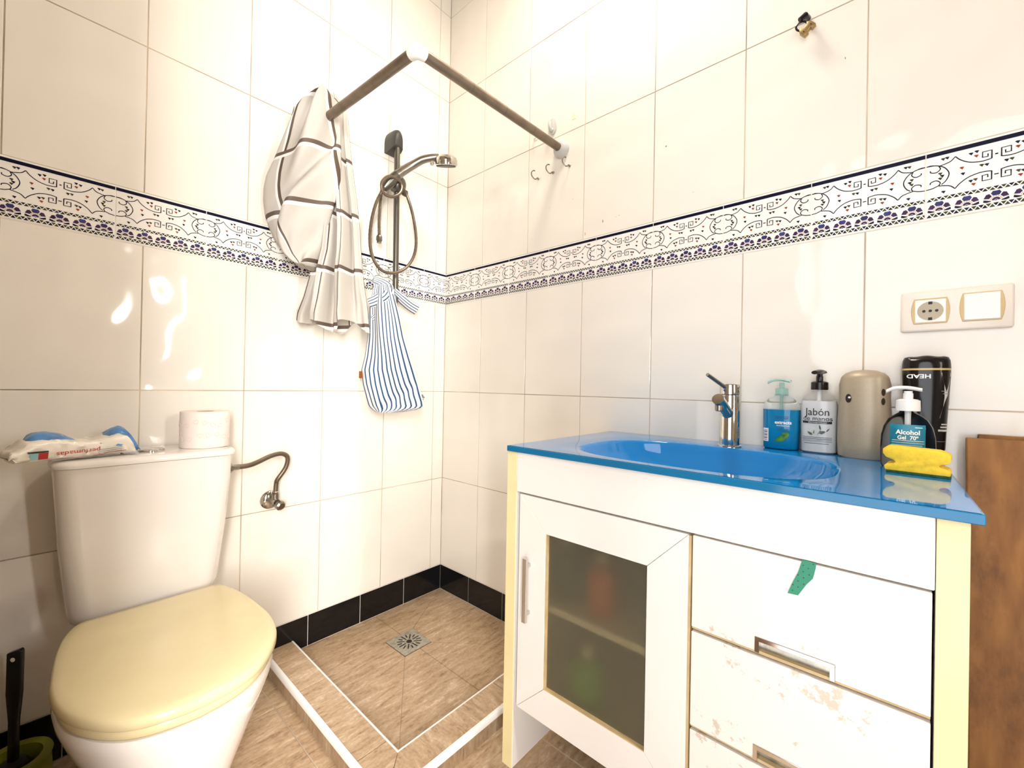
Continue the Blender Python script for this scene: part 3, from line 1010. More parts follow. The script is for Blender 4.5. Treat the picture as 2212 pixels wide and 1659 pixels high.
# ------------------------------------------------------------------ shower rail, hand shower
rx, ry = -0.305, -0.052
rail = thing('shower_rail', (rx, 0, 1.6), 'grey shower riser rail with dark bracket on the tiled wall', 'shower rail')
part('pole', MB().tube([(rx + 0.006, ry, 1.262), (rx, ry, 1.935)], 0.0115, 16).mesh('pole', 'rail_grey'), rail)
bk = []
for y, hwx, z0, z1 in [(0.0, 0.0255, 1.868, 1.957), (-0.018, 0.0255, 1.866, 1.957), (-0.045, 0.0235, 1.872, 1.955), (-0.062, 0.020, 1.878, 1.948), (-0.068, 0.014, 1.886, 1.935)]:
    ring = [(rx + hwx, y, z0), (rx + hwx, y, z0 + (z1 - z0) * 0.45)]
    for k in range(1, 9):
        a = math.pi * k / 9
        ring.append((rx + hwx * math.cos(a), y, z0 + (z1 - z0) * (0.45 + 0.55 * math.sin(a))))
    ring += [(rx - hwx, y, z0 + (z1 - z0) * 0.45), (rx - hwx, y, z0)]
    bk.append(ring)
part('top_bracket', MB().loft(bk).mesh('top_bracket', 'bracket_grey', ang=50), rail, label='dark grey rounded top bracket')
sl = Vector((rx, ry, 1.742))
so = MB().lathe([(0.016, -0.036), (0.026, -0.028), (0.033, -0.014), (0.034, 0.0), (0.030, 0.014), (0.022, 0.024), (0.016, 0.028)], sl + Vector((0.0, -0.008, -0.006)), 24)
part('slider', so.mesh('slider', 'rail_grey', ang=40), rail)
part('slider_knob', MB().lathe([(0.011, 0), (0.013, 0.006), (0.013, 0.018), (0.008, 0.022)], sl + Vector((0.026, -0.004, -0.028)), 14, axis=(1, -0.2, -0.3)).mesh('slider_knob', 'rail_grey'), rail)

hsn = thing('hand_shower', (rx, ry - 0.03, 1.742), 'chrome hand shower on the rail with a looped metal hose', 'hand shower')
h0 = at(838, 398, 'y', -0.088)
hpth = [h0, at(858, 378, 'y', -0.105), at(876, 366, 'y', -0.122), at(893, 356, 'y', -0.14), at(912, 345.5, 'y', -0.165), at(932, 341, 'y', -0.19), at(948, 340, 'y', -0.208)]
pth = smoothpath(hpth[1:], 5)
part('handle', MB().tube(pth, [0.0175 - 0.0045 * i / (len(pth) - 1) for i in range(len(pth))], 16).mesh('handle', 'chrome_dull'), hsn)
part('holder_cone', MB().tube([h0 + Vector((-0.012, 0.008, -0.018)), h0 + Vector((0.002, 0, 0.004)), hpth[1]], [0.014, 0.021, 0.0185], 16).mesh('holder_cone', 'rail_grey'), hsn)
hc = at(963, 345, 'y', -0.222)
part('head', MB().lathe([(0.008, 0.020), (0.028, 0.016), (0.041, 0.007), (0.045, -0.002), (0.045, -0.019), (0.042, -0.022), (0.0, -0.0225)][::-1], hc, 36, axis=(-0.30, -0.27, 1)).mesh('head', 'chrome', ang=25), hsn)
part('nozzle_plate', MB().lathe([(0.038, 0.0), (0.038, 0.003), (0.0, 0.0035)], hc - Vector((-0.30, -0.27, 1)).normalized() * 0.0222, 24, axis=(0.30, 0.27, -1)).mesh('nozzle_plate', 'bracket_grey'), hsn)
part('mode_lever', MB().lathe([(0.006, 0), (0.0075, 0.004), (0.0075, 0.012), (0.004, 0.016)], at(934, 350, 'y', -0.205), 12, axis=(-0.3, -0.2, -1)).mesh('mode_lever', 'chrome'), hsn)
Y = -0.092
hose = [h0 + Vector((-0.008, 0.006, -0.012)), at(826, 412, 'y', Y), at(812, 440, 'y', Y), at(802, 480, 'y', Y), at(799, 520, 'y', Y), at(805, 555, 'y', Y), at(822, 582, 'y', Y), at(848, 590, 'y', Y), at(875, 580, 'y', Y),
        at(893, 555, 'y', Y), at(899, 520, 'y', Y), at(893, 470, 'y', Y), at(880, 425, 'y', Y), at(868, 402, 'y', -0.10), at(860, 388, 'y', -0.112), at(840, 381, 'y', -0.118), at(826, 392, 'y', -0.118),
        at(825, 408, 'y', -0.115), at(832, 420, 'y', -0.112), at(848, 425, 'y', -0.112), at(863, 418, 'y', -0.112), at(868, 404, 'y', -0.108), at(862, 390, 'y', -0.10), at(845, 384, 'y', -0.03), at(828, 400, 'y', -0.03),
        at(822, 430, 'y', -0.045), at(819, 470, 'y', -0.06), at(819, 507, 'y', -0.07)]
hp_ = smoothpath(hose, 9)
part('hose', MB().tube(hp_, [0.0056 + 0.0006 * (i % 2) for i in range(len(hp_))], 9).mesh('hose', 'bronze'), hsn, label='coiled metal shower hose')
part('hose_connector', MB().lathe([(0.0095, 0.012), (0.0115, 0.006), (0.0115, -0.006), (0.009, -0.009), (0.009, -0.016), (0.0, -0.016)][::-1], at(819, 516, 'y', -0.07), 12).mesh('hose_connector', 'chrome_dull', ang=25), hsn)

# ------------------------------------------------------------------ curtain rod
crod = thing('curtain_rod', (-0.612, -0.618, 1.792), 'brown metal corner curtain rod with white elbow and wall flanges', 'curtain rod')
cc = Vector((-0.612, -0.618, 1.792))
e1, e2 = Vector((-0.006, -0.642, 1.792)), Vector((-0.648, -0.006, 1.790))
d1, d2 = (e1 - cc).normalized(), (e2 - cc).normalized()
part('rod', MB().tube([cc + d1 * 0.012, e1], 0.0138, 20).mesh('rod', 'bronze'), crod)
part('rod', MB().tube([cc + d2 * 0.012, e2], 0.0138, 20).mesh('rod', 'bronze'), crod)
elb = smoothpath([cc + d1 * 0.024, cc + d1 * 0.013, cc + (d1 + d2) * 0.003, cc + d2 * 0.013, cc + d2 * 0.024], 5)
part('elbow', MB().tube(elb, [0.0155 + 0.002 * math.sin(math.pi * i / (len(elb) - 1)) for i in range(len(elb))], 20).mesh('elbow', 'white_plastic'), crod, label='white plastic elbow')
part('wall_flange', MB().lathe([(0.031, 0), (0.031, 0.006), (0.028, 0.016), (0.021, 0.024), (0.016, 0.026), (0.0, 0.026)], (0, e1.y, 1.792), 28, axis=(-1, 0, 0)).mesh('wall_flange', 'shaded_white_plastic'), crod, label='white domed flange')
part('wall_flange', MB().lathe([(0.031, 0), (0.031, 0.006), (0.028, 0.016), (0.021, 0.024), (0.016, 0.026), (0.0, 0.026)], (e2.x, 0, 1.79), 28, axis=(0, -1, 0)).mesh('wall_flange', 'shaded_white_plastic'), crod)
for q in (0.30, 0.52, 0.74):
    p = cc + (e1 - cc) * q
    part('joint_ring', MB().tube([p - d1 * 0.0006, p + d1 * 0.0006], 0.01395, 18).mesh('joint_ring', 'bracket_grey'), crod)

# ------------------------------------------------------------------ cloth: curtain and bag
def cloth_column(name, table, depth0, half_depth, npleat, amp, uvw, mats, rows=60, n=96, fold=None, vscale=1.0, uvrot=0.0, dshift=None, thickphase=0.0, capped=True):
    """closed pleated cloth column following left/right edges given per photo row, hung at real distance depth0 from the lens"""
    rings, uvs = [], []
    y0, y1 = table[0][0], table[-1][0]
    for k in range(rows + 1):
        py = y0 + (y1 - y0) * k / rows
        a = lerp_table([(t[0], t[1]) for t in table], py)
        b = lerp_table([(t[0], t[2]) for t in table], py)
        ds = dshift(k / rows) if dshift else 0.0
        ring, uv = [], []
        for i in range(n):
            q = i / n
            if q < 0.62:                       # front
                s = q / 0.62
                dd = -half_depth * math.sin(math.pi * s) ** 0.6
                dd += -amp(k / rows) * (math.sin(2 * math.pi * npleat * s + thickphase + 0.8 * math.sin(3.1 * k / rows)) + 0.35 * math.sin(2 * math.pi * npleat * 2.3 * s + 2.1 * k / rows))* min(1, 6 * s, 6 * (1 - s))
            else:
                s = 1 - (q - 0.62) / 0.38
                dd = half_depth * 0.7 * math.sin(math.pi * s) ** 0.8
            px = a + (b - a) * s
            if fold and q < 0.62:
                dd += fold(s, k / rows) * min(1, 8 * s, 8 * (1 - s))
            D = depth0 + dd + ds
            yy = py + (hemshift(s) if (name == 'main_fall' and k > rows * 0.86) else 0) * max(0, (k / rows - 0.86) / 0.14)
            # width follows the column's own axis distance so that depth gives real relief
            P = CAM + FW * D + RT * ((px - 1106) / FPX * depth0) - UP * ((yy - 829.5) / FPX * depth0)
            ring.append(tuple(P))
            uv.append((uvw * (s if q < 0.62 else 1 + (1 - s)), (yy - y0) / FPX * depth0 * vscale))
        rings.append(ring)
        uvs.append(uv)
    mb = MB().loft(rings, cap=capped)
    me = mb.mesh(name, mats, ang=80)
    lay = me.uv_layers.new(name='UVMap')
    ca, sa = math.cos(uvrot), math.sin(uvrot)
    nn = n
    for p in me.polygons:
        ids = [me.loops[l].vertex_index for l in p.loop_indices]
        cols = [i % nn for i in ids]
        wrap = max(cols) - min(cols) > nn // 2
        for l, vi in zip(p.loop_indices, ids):
            k, i = divmod(vi, nn)
            u, vv = uvs[min(k, rows)][i]
            if wrap and i < nn // 2:
                u = uvw * 2
            lay.data[l].uv = (u * ca - vv * sa, u * sa + vv * ca)
    return me


def hemshift(s):
    return 12 * math.sin(2 * math.pi * 2.2 * s + 0.4) + (-30 if s < 0.30 else 0) * (1 - s / 0.30) - 4


cur = thing('shower_curtain', (-0.62, -0.13, 1.79), 'grey checked shower curtain bunched up over the end of the rod', 'curtain')
main = [(222, 716, 742), (250, 706, 752), (285, 700, 754), (330, 694, 758), (380, 696, 764), (440, 698, 772), (500, 696, 778), (550, 688, 781), (590, 672, 784), (630, 660, 789), (660, 651, 794), (690, 642, 797), (712, 640, 800)]
part('main_fall', cloth_column('main_fall', main, 1.44, 0.050, 3.0, lambda t: 0.010 + 0.024 * t, 0.66, 'curtain_cloth', rows=70, n=140, thickphase=0.9, capped=False), cur)
bul = [(216, 712, 724), (224, 690, 732), (238, 664, 734), (252, 650, 736), (275, 636, 736), (300, 622, 737), (330, 606, 738), (360, 592, 738), (390, 578, 737), (415, 572, 733), (440, 571, 725), (470, 575, 716), (495, 583, 709), (520, 595, 703),
       (545, 613, 697), (562, 628, 690), (574, 645, 684), (580, 658, 674)]


def bfold(s, t):
    a = s * 0.8 + t * 1.0
    return -0.016 * math.sin(2 * math.pi * (1.8 * s + 0.25 * math.sin(3 * t))) * (1 - t) - 0.022 * math.exp(-((a - 1.12) / 0.09) ** 2) + 0.018 * math.exp(-((a - 0.97) / 0.06) ** 2) \
        - 0.012 * math.sin(2 * math.pi * (2.2 * t + 1.1 * s)) * t ** 1.5 - 0.006 * math.sin(2 * math.pi * (4.5 * t + 2.3 * s)) * t ** 2


part('tied_up_loop', cloth_column('tied_up_loop', bul, 1.385, 0.07, 1.7, lambda t: 0.010 * (1 - t), 0.30, 'curtain_cloth', rows=60, n=120, fold=bfold, uvrot=0.18), cur)
# the corner of cloth that sticks up behind
cor = [(238, 640, 648), (255, 632, 662), (280, 620, 672), (310, 608, 676), (345, 596, 680)]
part('upper_corner', cloth_column('upper_corner', cor, 1.43, 0.022, 1.3, lambda t: 0.006, 0.16, 'curtain_cloth', rows=20, n=48), cur)

# striped laundry bag tied to the rail
bag = thing('striped_cloth_bag', (-0.30, -0.07, 1.28), 'white and blue striped cloth bag tied to the bottom of the shower rail', 'bag')
BT = [(618, 810, 846), (640, 804, 853), (665, 798, 860), (690, 796, 866), (730, 794, 874), (770, 788, 886), (800, 780, 896), (830, 783, 905), (855, 789, 912), (868, 792, 916), (877, 795, 917), (884, 802, 908), (890, 812, 872)]


def bagfold(s, t):
    return -0.007 * math.sin(2 * math.pi * (2.5 * s + 0.5 * t)) * (1 - 0.5 * t) - 0.006 * math.sin(2 * math.pi * (1.3 * s - 1.2 * t)) - 0.012 * math.sin(math.pi * t) + (0.016 * math.exp(-((t - 0.93 + 0.25 * (s - 0.4)) / 0.035) ** 2) if s > 0.3 else 0)


part('bag_body', cloth_column('bag_body', BT, 1.60, 0.036, 2.0, lambda t: 0.003, 0.245, 'bag_cloth', rows=60, n=120, fold=bagfold), bag)


def strap(pts, wds, ph, tw=0.0, uvw=0.085):
    """flattened cloth tail with stripes along it"""
    P = smoothpath(pts, 6)
    rings, n = [], 14
    for i, p in enumerate(P):
        tg = (P[min(i + 1, len(P) - 1)] - P[max(i - 1, 0)]).normalized()
        a = tg.cross(FW).normalized()
        b = tg.cross(a)
        wd = lerp_table(wds, i / (len(P) - 1))
        rings.append([tuple(p + a * wd * math.cos(2 * math.pi * k / n) + b * 0.012 * math.sin(2 * math.pi * k / n)) for k in range(n)])
    me = MB().loft(rings).mesh('strap', 'bag_cloth', ang=80)
    lay = me.uv_layers.new(name='UVMap')
    for pl in me.polygons:
        for l in pl.loop_indices:
            i, k = divmod(me.loops[l].vertex_index, n)
            lay.data[l].uv = (ph + uvw * 0.5 * (1 + math.cos(2 * math.pi * k / n)) + tw * i, i * 0.01)
    return me


yk = -0.085
part('knot', strap([at(798, 655, 'y', yk), at(815, 648, 'y', yk - 0.02), at(832, 636, 'y', yk - 0.03), at(838, 622, 'y', yk - 0.02), at(826, 612, 'y', yk - 0.01), at(806, 604, 'y', yk)], [(0, 0.020), (0.4, 0.024), (0.8, 0.018), (1, 0.012)], 0.0), bag)
part('knot', strap([at(806, 690, 'y', yk), at(826, 672, 'y', yk - 0.025), at(842, 650, 'y', yk - 0.03), at(846, 628, 'y', yk - 0.012)], [(0, 0.014), (0.5, 0.022), (1, 0.012)], 0.01), bag)
part('tied_end', strap([at(850, 628, 'y', -0.06), at(868, 645, 'y', -0.055), at(886, 660, 'y', -0.05), at(900, 669, 'y', -0.05)], [(0, 0.014), (0.4, 0.020), (1, 0.022)], 0.006), bag)
tg = at(781, 810, 'y', -0.055)
part('side_tag', MB().box(tg.x - 0.010, tg.x + 0.012, tg.y - 0.001, tg.y + 0.001, tg.z - 0.012, tg.z + 0.014).mesh('side_tag', 'brown_cap', smooth=False), bag, label='small dark red tag')
bw = at(905, 857, 'y', -0.062)
mb = MB()
for dx, dz, s in ((0, 0, 0.006), (0.012, 0.002, 0.008), (0.022, -0.003, 0.004), (0.006, -0.008, 0.003), (0.018, -0.010, 0.003)):
    p = bw + Vector((dx, -0.004, dz))
    mb.lathe([(s * 0.3, 0), (s, 0.001), (s * 0.6, 0.002)], p, 8, axis=(-0.2, -1, 0))
part('print', mb.mesh('print', 'ink_grey'), bag, label='grey printed emblem at the hem')

# ------------------------------------------------------------------ hooks on the right wall
def hook(pos, label):
    t_ = thing('wall_hook', pos, label, 'hook', 'chrome screw hooks under the rod flange')
    p = Vector(pos)
    pts = [p, p + Vector((-0.008, 0, 0)), p + Vector((-0.013, 0.002, -0.006)), p + Vector((-0.020, 0.006, -0.006)), p + Vector((-0.028, 0.011, 0.004)), p + Vector((-0.029, 0.012, 0.016)), p + Vector((-0.022, 0.009, 0.025)), p + Vector((-0.016, 0.006, 0.025))]
    part('hook_wire', MB().tube(smoothpath(pts, 5), 0.0020, 8).mesh('hook_wire', 'chrome_dull'), t_)
    part('collar', MB().lathe([(0.005, 0), (0.005, 0.002), (0.003, 0.004)], p, 12, axis=(-1, 0, 0)).mesh('collar', 'chrome_dull'), t_)


hook((0, -0.536, 1.722), 'leftmost of the three small chrome hooks under the rod flange')
hook((0, -0.604, 1.722), 'middle one of the three small chrome hooks under the rod flange')
hook((0, -0.676, 1.724), 'rightmost of the three small chrome hooks, touching the rod flange from below')
wh = thing('adhesive_hook', (0, -0.600, 1.893), 'white oval adhesive hook above the curtain rod flange', 'hook')
p = Vector((0, -0.600, 1.893))
el = [(0.017 * math.cos(2 * math.pi * k / 24), 0.030 * math.sin(2 * math.pi * k / 24)) for k in range(24)]
part('base_plate', MB().prism([(p.y + a, p.z + b) for a, b in el], -0.006, 0.0, 'x').mesh('base_plate', 'shaded_white_plastic', bevel=0.002), wh)
part('hook_nose', MB().tube(smoothpath([p + Vector((-0.004, 0, -0.012)), p + Vector((-0.016, 0, -0.018)), p + Vector((-0.022, 0, -0.006)), p + Vector((-0.020, 0, 0.008))], 5), [0.006] * 16, 10).mesh('hook_nose', 'shaded_white_plastic'), wh)
fh = thing('faded_hook', (0, -0.523, 1.884), 'small translucent hook stuck on the tiles behind the curtain rod', 'hook')
p = Vector((0, -0.523, 1.884))
part('hook_wire', MB().tube(smoothpath([p + Vector((0, 0, 0.010)), p + Vector((-0.008, 0.002, 0.006)), p + Vector((-0.012, 0.003, -0.006)), p + Vector((-0.016, -0.004, -0.014)), p + Vector((-0.018, -0.010, -0.008))], 5), 0.0025, 8).mesh('hook_wire', 'ivory_plastic'), fh)
part('pad', MB().prism([(p.y + 0.009 * math.cos(k * 0.4488), p.z + 0.012 * math.sin(k * 0.4488)) for k in range(14)], -0.002, 0, 'x').mesh('pad', 'ivory_plastic'), fh)
tape = tag(part('tape_residue', MB().prism([(-0.682, 1.884), (-0.698, 1.884), (-0.698, 1.904), (-0.682, 1.904)], -0.0007, 0, 'x').mesh('tape_residue', 'tape', smooth=False)),
           'small square of yellowed tape left on the tiles', 'tape')

# padlock-like clip on a black hook
pk = thing('padlock_hook', (0, -1.360, 1.86), 'small brass clip hanging from a black hook high on the tiled wall', 'hook')
p = at(1737, 43, 'x', -0.018)
part('hook_body', MB().tube([(0, p.y - 0.006, p.z + 0.012), p + Vector((-0.004, -0.002, 0.006)), p + Vector((-0.010, 0.008, -0.002))], [0.006, 0.0075, 0.005], 12).mesh('hook_body', 'black_plastic'), pk, label='black hook')
yy, zz = p.y, p.z
X0 = -0.024
bt = at(1742, 62, 'x', X0)
ang = R(38)


def loc2(a, b):
    return (bt.y - (a * math.cos(ang) - b * math.sin(ang)), bt.z + (a * math.sin(ang) + b * math.cos(ang)))


body = [loc2(*q) for q in [(-0.0145, -0.013), (-0.004, -0.013), (-0.004, -0.008), (0.004, -0.008), (0.004, -0.013), (0.0145, -0.013), (0.0145, 0.004), (0.009, 0.010), (0.004, 0.004), (-0.004, 0.004), (-0.009, 0.010), (-0.0145, 0.004)]]
part('clip_body', MB().prism(body, X0 - 0.006, X0 + 0.006, 'x').mesh('clip_body', 'brass', bevel=0.0012), pk)
sh = [(X0, *loc2(*q)) for q in [(-0.009, 0.006), (-0.0105, 0.018), (-0.006, 0.026), (0.003, 0.026), (0.009, 0.018), (0.009, 0.006)]]
part('shackle', MB().tube(smoothpath(sh, 5), 0.0022, 8).mesh('shackle', 'black_plastic'), pk)
for a in (-0.009, 0.009):
    q = [loc2(a + dx, -0.004 + dz) for dx, dz in ((-0.001, -0.002), (0.001, -0.002), (0.001, 0.002), (-0.001, 0.002))]
    part('slit', MB().prism(q, X0 - 0.0064, X0 - 0.0055, 'x').mesh('slit', 'dark', smooth=False), pk)

# ------------------------------------------------------------------ socket and switch
sp = thing('switch_plate', (0, -1.627, 1.109), 'ivory double wall plate with power socket and rocker switch', 'switch')
y0, y1, z0, z1 = -1.5475, -1.7065, 1.0670, 1.1520
part('cover_plate', MB().box(-0.0115, 0, y1, y0, z0, z1).mesh('cover_plate', 'ivory_plastic', bevel=0.005, segs=3), sp)


def frame(yc, zc, hw, hh, name):
    o = []
    for sx, bul_ in ((1, 1), (-1, 1)):
        for k in range(7):
            t_ = -1 + 2 * k / 6
            o.append((yc + sx * (hw + 0.0045 * (1 - t_ * t_)), zc + (t_ * hh if sx > 0 else -t_ * hh)))
    part(name, MB().prism(o, -0.0128, -0.008, 'x').mesh(name, 'gold_line', bevel=0.0008, segs=1), sp)


frame(-1.5918, 1.1090, 0.0245, 0.0265, 'socket_frame')
frame(-1.6640, 1.1110, 0.0260, 0.0285, 'switch_frame')
so = part('socket', MB().box(-0.0136, -0.008, -1.6148, -1.5690, 1.0855, 1.1325).mesh('socket', 'white_plastic', bevel=0.0006, segs=1), sp)
part('recess', MB().lathe([(0.0195, 0.0), (0.0195, 0.0005), (0.017, 0.0003), (0.0, 0.0002)], (-0.0136, -1.5918, 1.1090), 32, axis=(-1, 0, 0)).mesh('recess', 'taupe'), so, label='round recessed socket face')
for dy in (-0.0095, 0.0, 0.0095):
    part('pin_hole', MB().lathe([(0.0027, 0), (0.0027, 0.0008), (0, 0.0008)], (-0.0138, -1.5918 + dy, 1.1090), 12, axis=(-1, 0, 0)).mesh('pin_hole', 'dark'), so)
for dz in (0.0165, -0.0165):
    part('earth_clip', MB().box(-0.0146, -0.0136, -1.5948, -1.5888, 1.109 + dz - 0.0028, 1.109 + dz + 0.0028).mesh('earth_clip', 'dark', smooth=False), so)
ro = MB().add([(-0.0105, -1.6880, 1.0838), (-0.0105, -1.6400, 1.0838), (-0.0105, -1.6400, 1.1378), (-0.0105, -1.6880, 1.1378),
               (-0.0165, -1.6880, 1.0855), (-0.0165, -1.6400, 1.0855), (-0.0138, -1.6400, 1.1372), (-0.0138, -1.6880, 1.1372)],
              [(0, 1, 2, 3), (4, 5, 6, 7), (0, 1, 5, 4), (1, 2, 6, 5), (2, 3, 7, 6), (3, 0, 4, 7)])
part('rocker', ro.mesh('rocker', 'white_plastic', bevel=0.0006, segs=1), sp)

# ------------------------------------------------------------------ vanity unit
VX, VZB, VZT = -0.4875, 0.033, 0.7815
VY0, VY1 = -0.8456, -1.6040             # outer faces of the side panels
van = thing('vanity_cabinet', (-0.25, -1.225, ZF), 'white lacquered vanity cabinet with frosted glass door and three drawers', 'cabinet')


def panel(name, x0, x1, ya, yb, z0, z1, m_='lacquer', parent=van, bev=0.0012, label=None, mats=None):
    return part(name, MB().box(x0, x1, min(ya, yb), max(ya, yb), z0, z1).mesh(name, m_, bevel=bev, segs=1, smooth=False), parent, local=(parent is not van), label=label)


for ya, yb in ((VY0, -0.8752), (-1.5748, VY1)):
    sd = panel('side_panel', VX + 0.0025, -0.012, ya, yb, VZB, VZT)
    panel('edge_band', VX, VX + 0.0025, ya, yb, VZB, VZT, 'yellowed', parent=sd, bev=0.0006, label='yellowed front edge')
for y in (-0.86, -1.589):
    for x in (-0.20, -0.06):
        part('foot', MB().lathe([(0.014, 0), (0.014, 0.004), (0.007, 0.006), (0.007, VZB - ZF)], (x, y, ZF), 14).mesh('foot', 'black_plastic'), van)
panel('apron', VX - 0.001, VX + 0.018, -0.8762, -1.5738, 0.6885, VZT)
panel('back_panel', -0.022, -0.013, -0.8752, -1.5748, 0.19, VZT, 'carcass')
panel('bottom_panel', VX + 0.022, -0.022, -0.8752, -1.5748, 0.190, 0.208, 'carcass')
panel('divider', VX + 0.022, -0.022, -1.268, -1.284, 0.208, 0.70, 'carcass')
panel('shelf', VX + 0.024, -0.022, -0.8752, -1.268, 0.425, 0.441, 'lacquer')
panel('stretcher', VX + 0.019, VX + 0.03, -0.8752, -1.5748, 0.688, 0.700, 'gap')
# door
dY0, dY1, dZ0, dZ1 = -0.8868, -1.2722, 0.1885, 0.6845
gY0, gY1, gZ0, gZ1 = -0.9640, -1.1980, 0.2640, 0.6080
door = panel('door', VX + 0.0175, VX + 0.0195, dY0, gY0 + 0.01, dZ0, dZ1, 'lacquer')
corners_o = [(dY0, dZ0), (dY1, dZ0), (dY1, dZ1), (dY0, dZ1)]
corners_i = [(gY0, gZ0), (gY1, gZ0), (gY1, gZ1), (gY0, gZ1)]
for k in range(4):
    j = (k + 1) % 4
    q = [corners_o[k], corners_o[j], corners_i[j], corners_i[k]]
    c = Vector((sum(a for a, b in q) / 4, sum(b for a, b in q) / 4))
    q = [tuple(Vector(a) + (c - Vector(a)).normalized() * 0.0004) for a in q]
    part('frame_board', MB().prism(q, VX, VX + 0.018, 'x').mesh('frame_board', 'lacquer', bevel=0.0006, segs=1, smooth=False), door, local=True)
lin = MB()
lin.box(VX + 0.0006, VX + 0.016, gY0 - 0.0020, gY0 + 0.0004, gZ0, gZ1)
lin.box(VX + 0.0006, VX + 0.016, gY1, gY0, gZ0 - 0.0004, gZ0 + 0.0020)
part('pane_bead', lin.mesh('pane_bead', 'mdf', smooth=False), door, local=True)
part('pane', MB().box(VX + 0.010, VX + 0.014, gY1 - 0.006, gY0 + 0.006, gZ0 - 0.006, gZ1 + 0.006).mesh('pane', 'frosted', smooth=False), door, local=True, label='frosted glass pane')
hy0 = -0.9195
hd = MB().box(VX - 0.020, VX - 0.013, hy0 - 0.0055, hy0 + 0.0055, 0.402, 0.546)
for z in (0.42, 0.528):
    hd.box(VX - 0.014, VX + 0.002, hy0 - 0.0035, hy0 + 0.0035, z - 0.004, z + 0.004)
part('handle', hd.mesh('handle', 'chrome', bevel=0.0006, segs=1, smooth=False), door, local=True, label='slim vertical chrome handle')
panel('door_edge', VX + 0.003, VX + 0.018, dY1, dY1 - 0.0040, dZ0, dZ1 - 0.002, 'mdf', parent=door, bev=0)
# drawers
rY0, rY1 = -1.2792, -1.5718
for zt, zb in ((0.6850, 0.5285), (0.5205, 0.3605), (0.3525, 0.1885)):
    d = panel('drawer', VX + 0.018, VX + 0.34, rY0 - 0.012, rY1 + 0.012, zb + 0.02, zb + 0.12, 'carcass')
    ca, cb, cz = -1.3770, -1.4745, zb + 0.0215           # finger notch with metal lip
    fr = [(rY0, zb), (rY0, zt), (rY1, zt), (rY1, zb), (cb, zb), (cb, cz), (ca, cz), (ca, zb)]
    part('drawer_front', MB().prism(fr, VX, VX + 0.018, 'x').mesh('drawer_front', 'lacquer_chipped', bevel=0.0008, segs=1, smooth=False), d, local=True)
    e = 0.0048
    lip = [(ca + 0.0015, zb - 0.001), (ca + 0.0015, cz + 0.0018), (cb - 0.0015, cz + 0.0018), (cb - 0.0015, zb - 0.001), (cb + e, zb - 0.001), (cb + e, cz - e), (ca - e, cz - e), (ca - e, zb - 0.001)]
    part('handle', MB().prism(lip, VX - 0.0022, VX + 0.012, 'x').mesh('handle', 'chrome', bevel=0.0005, segs=1, smooth=False), d, local=True, label='chrome lip of the finger notch')
    part('notch_back', MB().box(VX + 0.0125, VX + 0.016, cb, ca, zb - 0.004, cz).mesh('notch_back', 'steel', smooth=False), d, local=True)
    part('lower_edge', MB().box(VX + 0.004, VX + 0.018, rY1, rY0, zb - 0.0045, zb).mesh('lower_edge', 'mdf', smooth=False), d, local=True)
# green ribbon caught in the top drawer
rb = MB()
gp = [at(*q, 'x', VX - 0.003) for q in [(1733, 1209), (1763, 1217), (1762, 1228), (1756, 1250), (1742, 1263), (1724, 1286), (1701, 1281), (1712, 1258), (1724, 1236)]]
part_r = MB().prism([(v.y, v.z) for v in gp], VX - 0.0032, VX - 0.0022, 'x')
rib = thing('green_ribbon', (VX - 0.0027, -1.44, 0.645), 'short dotted green ribbon caught in the top edge of the upper drawer', 'ribbon')
part('ribbon_strip', part_r.mesh('ribbon_strip', 'ribbon_green', smooth=False), rib)
dm = MB()
for q in [(1735, 1221), (1746, 1228), (1735, 1235), (1748, 1242), (1724, 1242), (1736, 1248), (1724, 1255), (1736, 1262), (1713, 1263), (1724, 1268), (1757, 1219), (1712, 1275)]:
    c = at(*q, 'x', VX - 0.0033)
    dm.lathe([(0.0008, 0), (0.0008, 0.0002)], c, 7, axis=(-1, 0, 0))
part('dots', dm.mesh('dots', 'ink_black', smooth=False), rib)

# things half seen through the frosted door
def jar(name, loc, r, h, m_, label):
    t_ = thing(name, loc, label, 'bottle')
    part('body', MB().lathe([(r * 0.92, 0), (r, 0.006), (r, h * 0.68), (r * 0.8, h * 0.78), (r * 0.35, h * 0.84), (r * 0.35, h * 0.9)], n=20).mesh('body', m_), t_, local=True)
    part('cap', MB().lathe([(r * 0.42, h * 0.88), (r * 0.42, h), (r * 0.36, h * 1.01)], n=16).mesh('cap', 'stuff_white'), t_, local=True)


jar('cleaner_bottle', (-0.415, -1.035, 0.209), 0.040, 0.15, 'stuff_green', 'blurred green bottle on the cabinet floor behind the frosted glass')
jar('cosmetic_bottle', (-0.41, -1.065, 0.442), 0.035, 0.13, 'stuff_red', 'blurred reddish bottle on the cabinet shelf behind the frosted glass')
jar('lotion_bottle', (-0.41, -0.97, 0.442), 0.030, 0.14, 'stuff_dark', 'blurred dark green bottle on the cabinet shelf near the door handle')

# ------------------------------------------------------------------ blue glass basin top
CX0, CX1, CY0, CY1, CZ = -0.4985, -0.0015, -0.852, -1.6150, 0.7956
bs = thing('glass_washbasin', (-0.25, -1.23, 0.7815), 'blue glass washbasin top with shallow moulded basin', 'basin')
BCX, BCY, BA, BB = -0.297, -1.218, 0.176, 0.248


NA = 160
gx0, gx1, gy0, gy1 = CX0 + 0.003, CX1, CY1 + 0.003, CY0 - 0.003
angs = [2 * math.pi * i / NA for i in range(NA)]
for cxn, cyn in ((gx0, gy0), (gx0, gy1), (gx1, gy0), (gx1, gy1)):
    a = math.atan2(cyn - BCY, cxn - BCX) % (2 * math.pi)
    k = min(range(NA), key=lambda i: abs(angs[i] - a))
    angs[k] = a


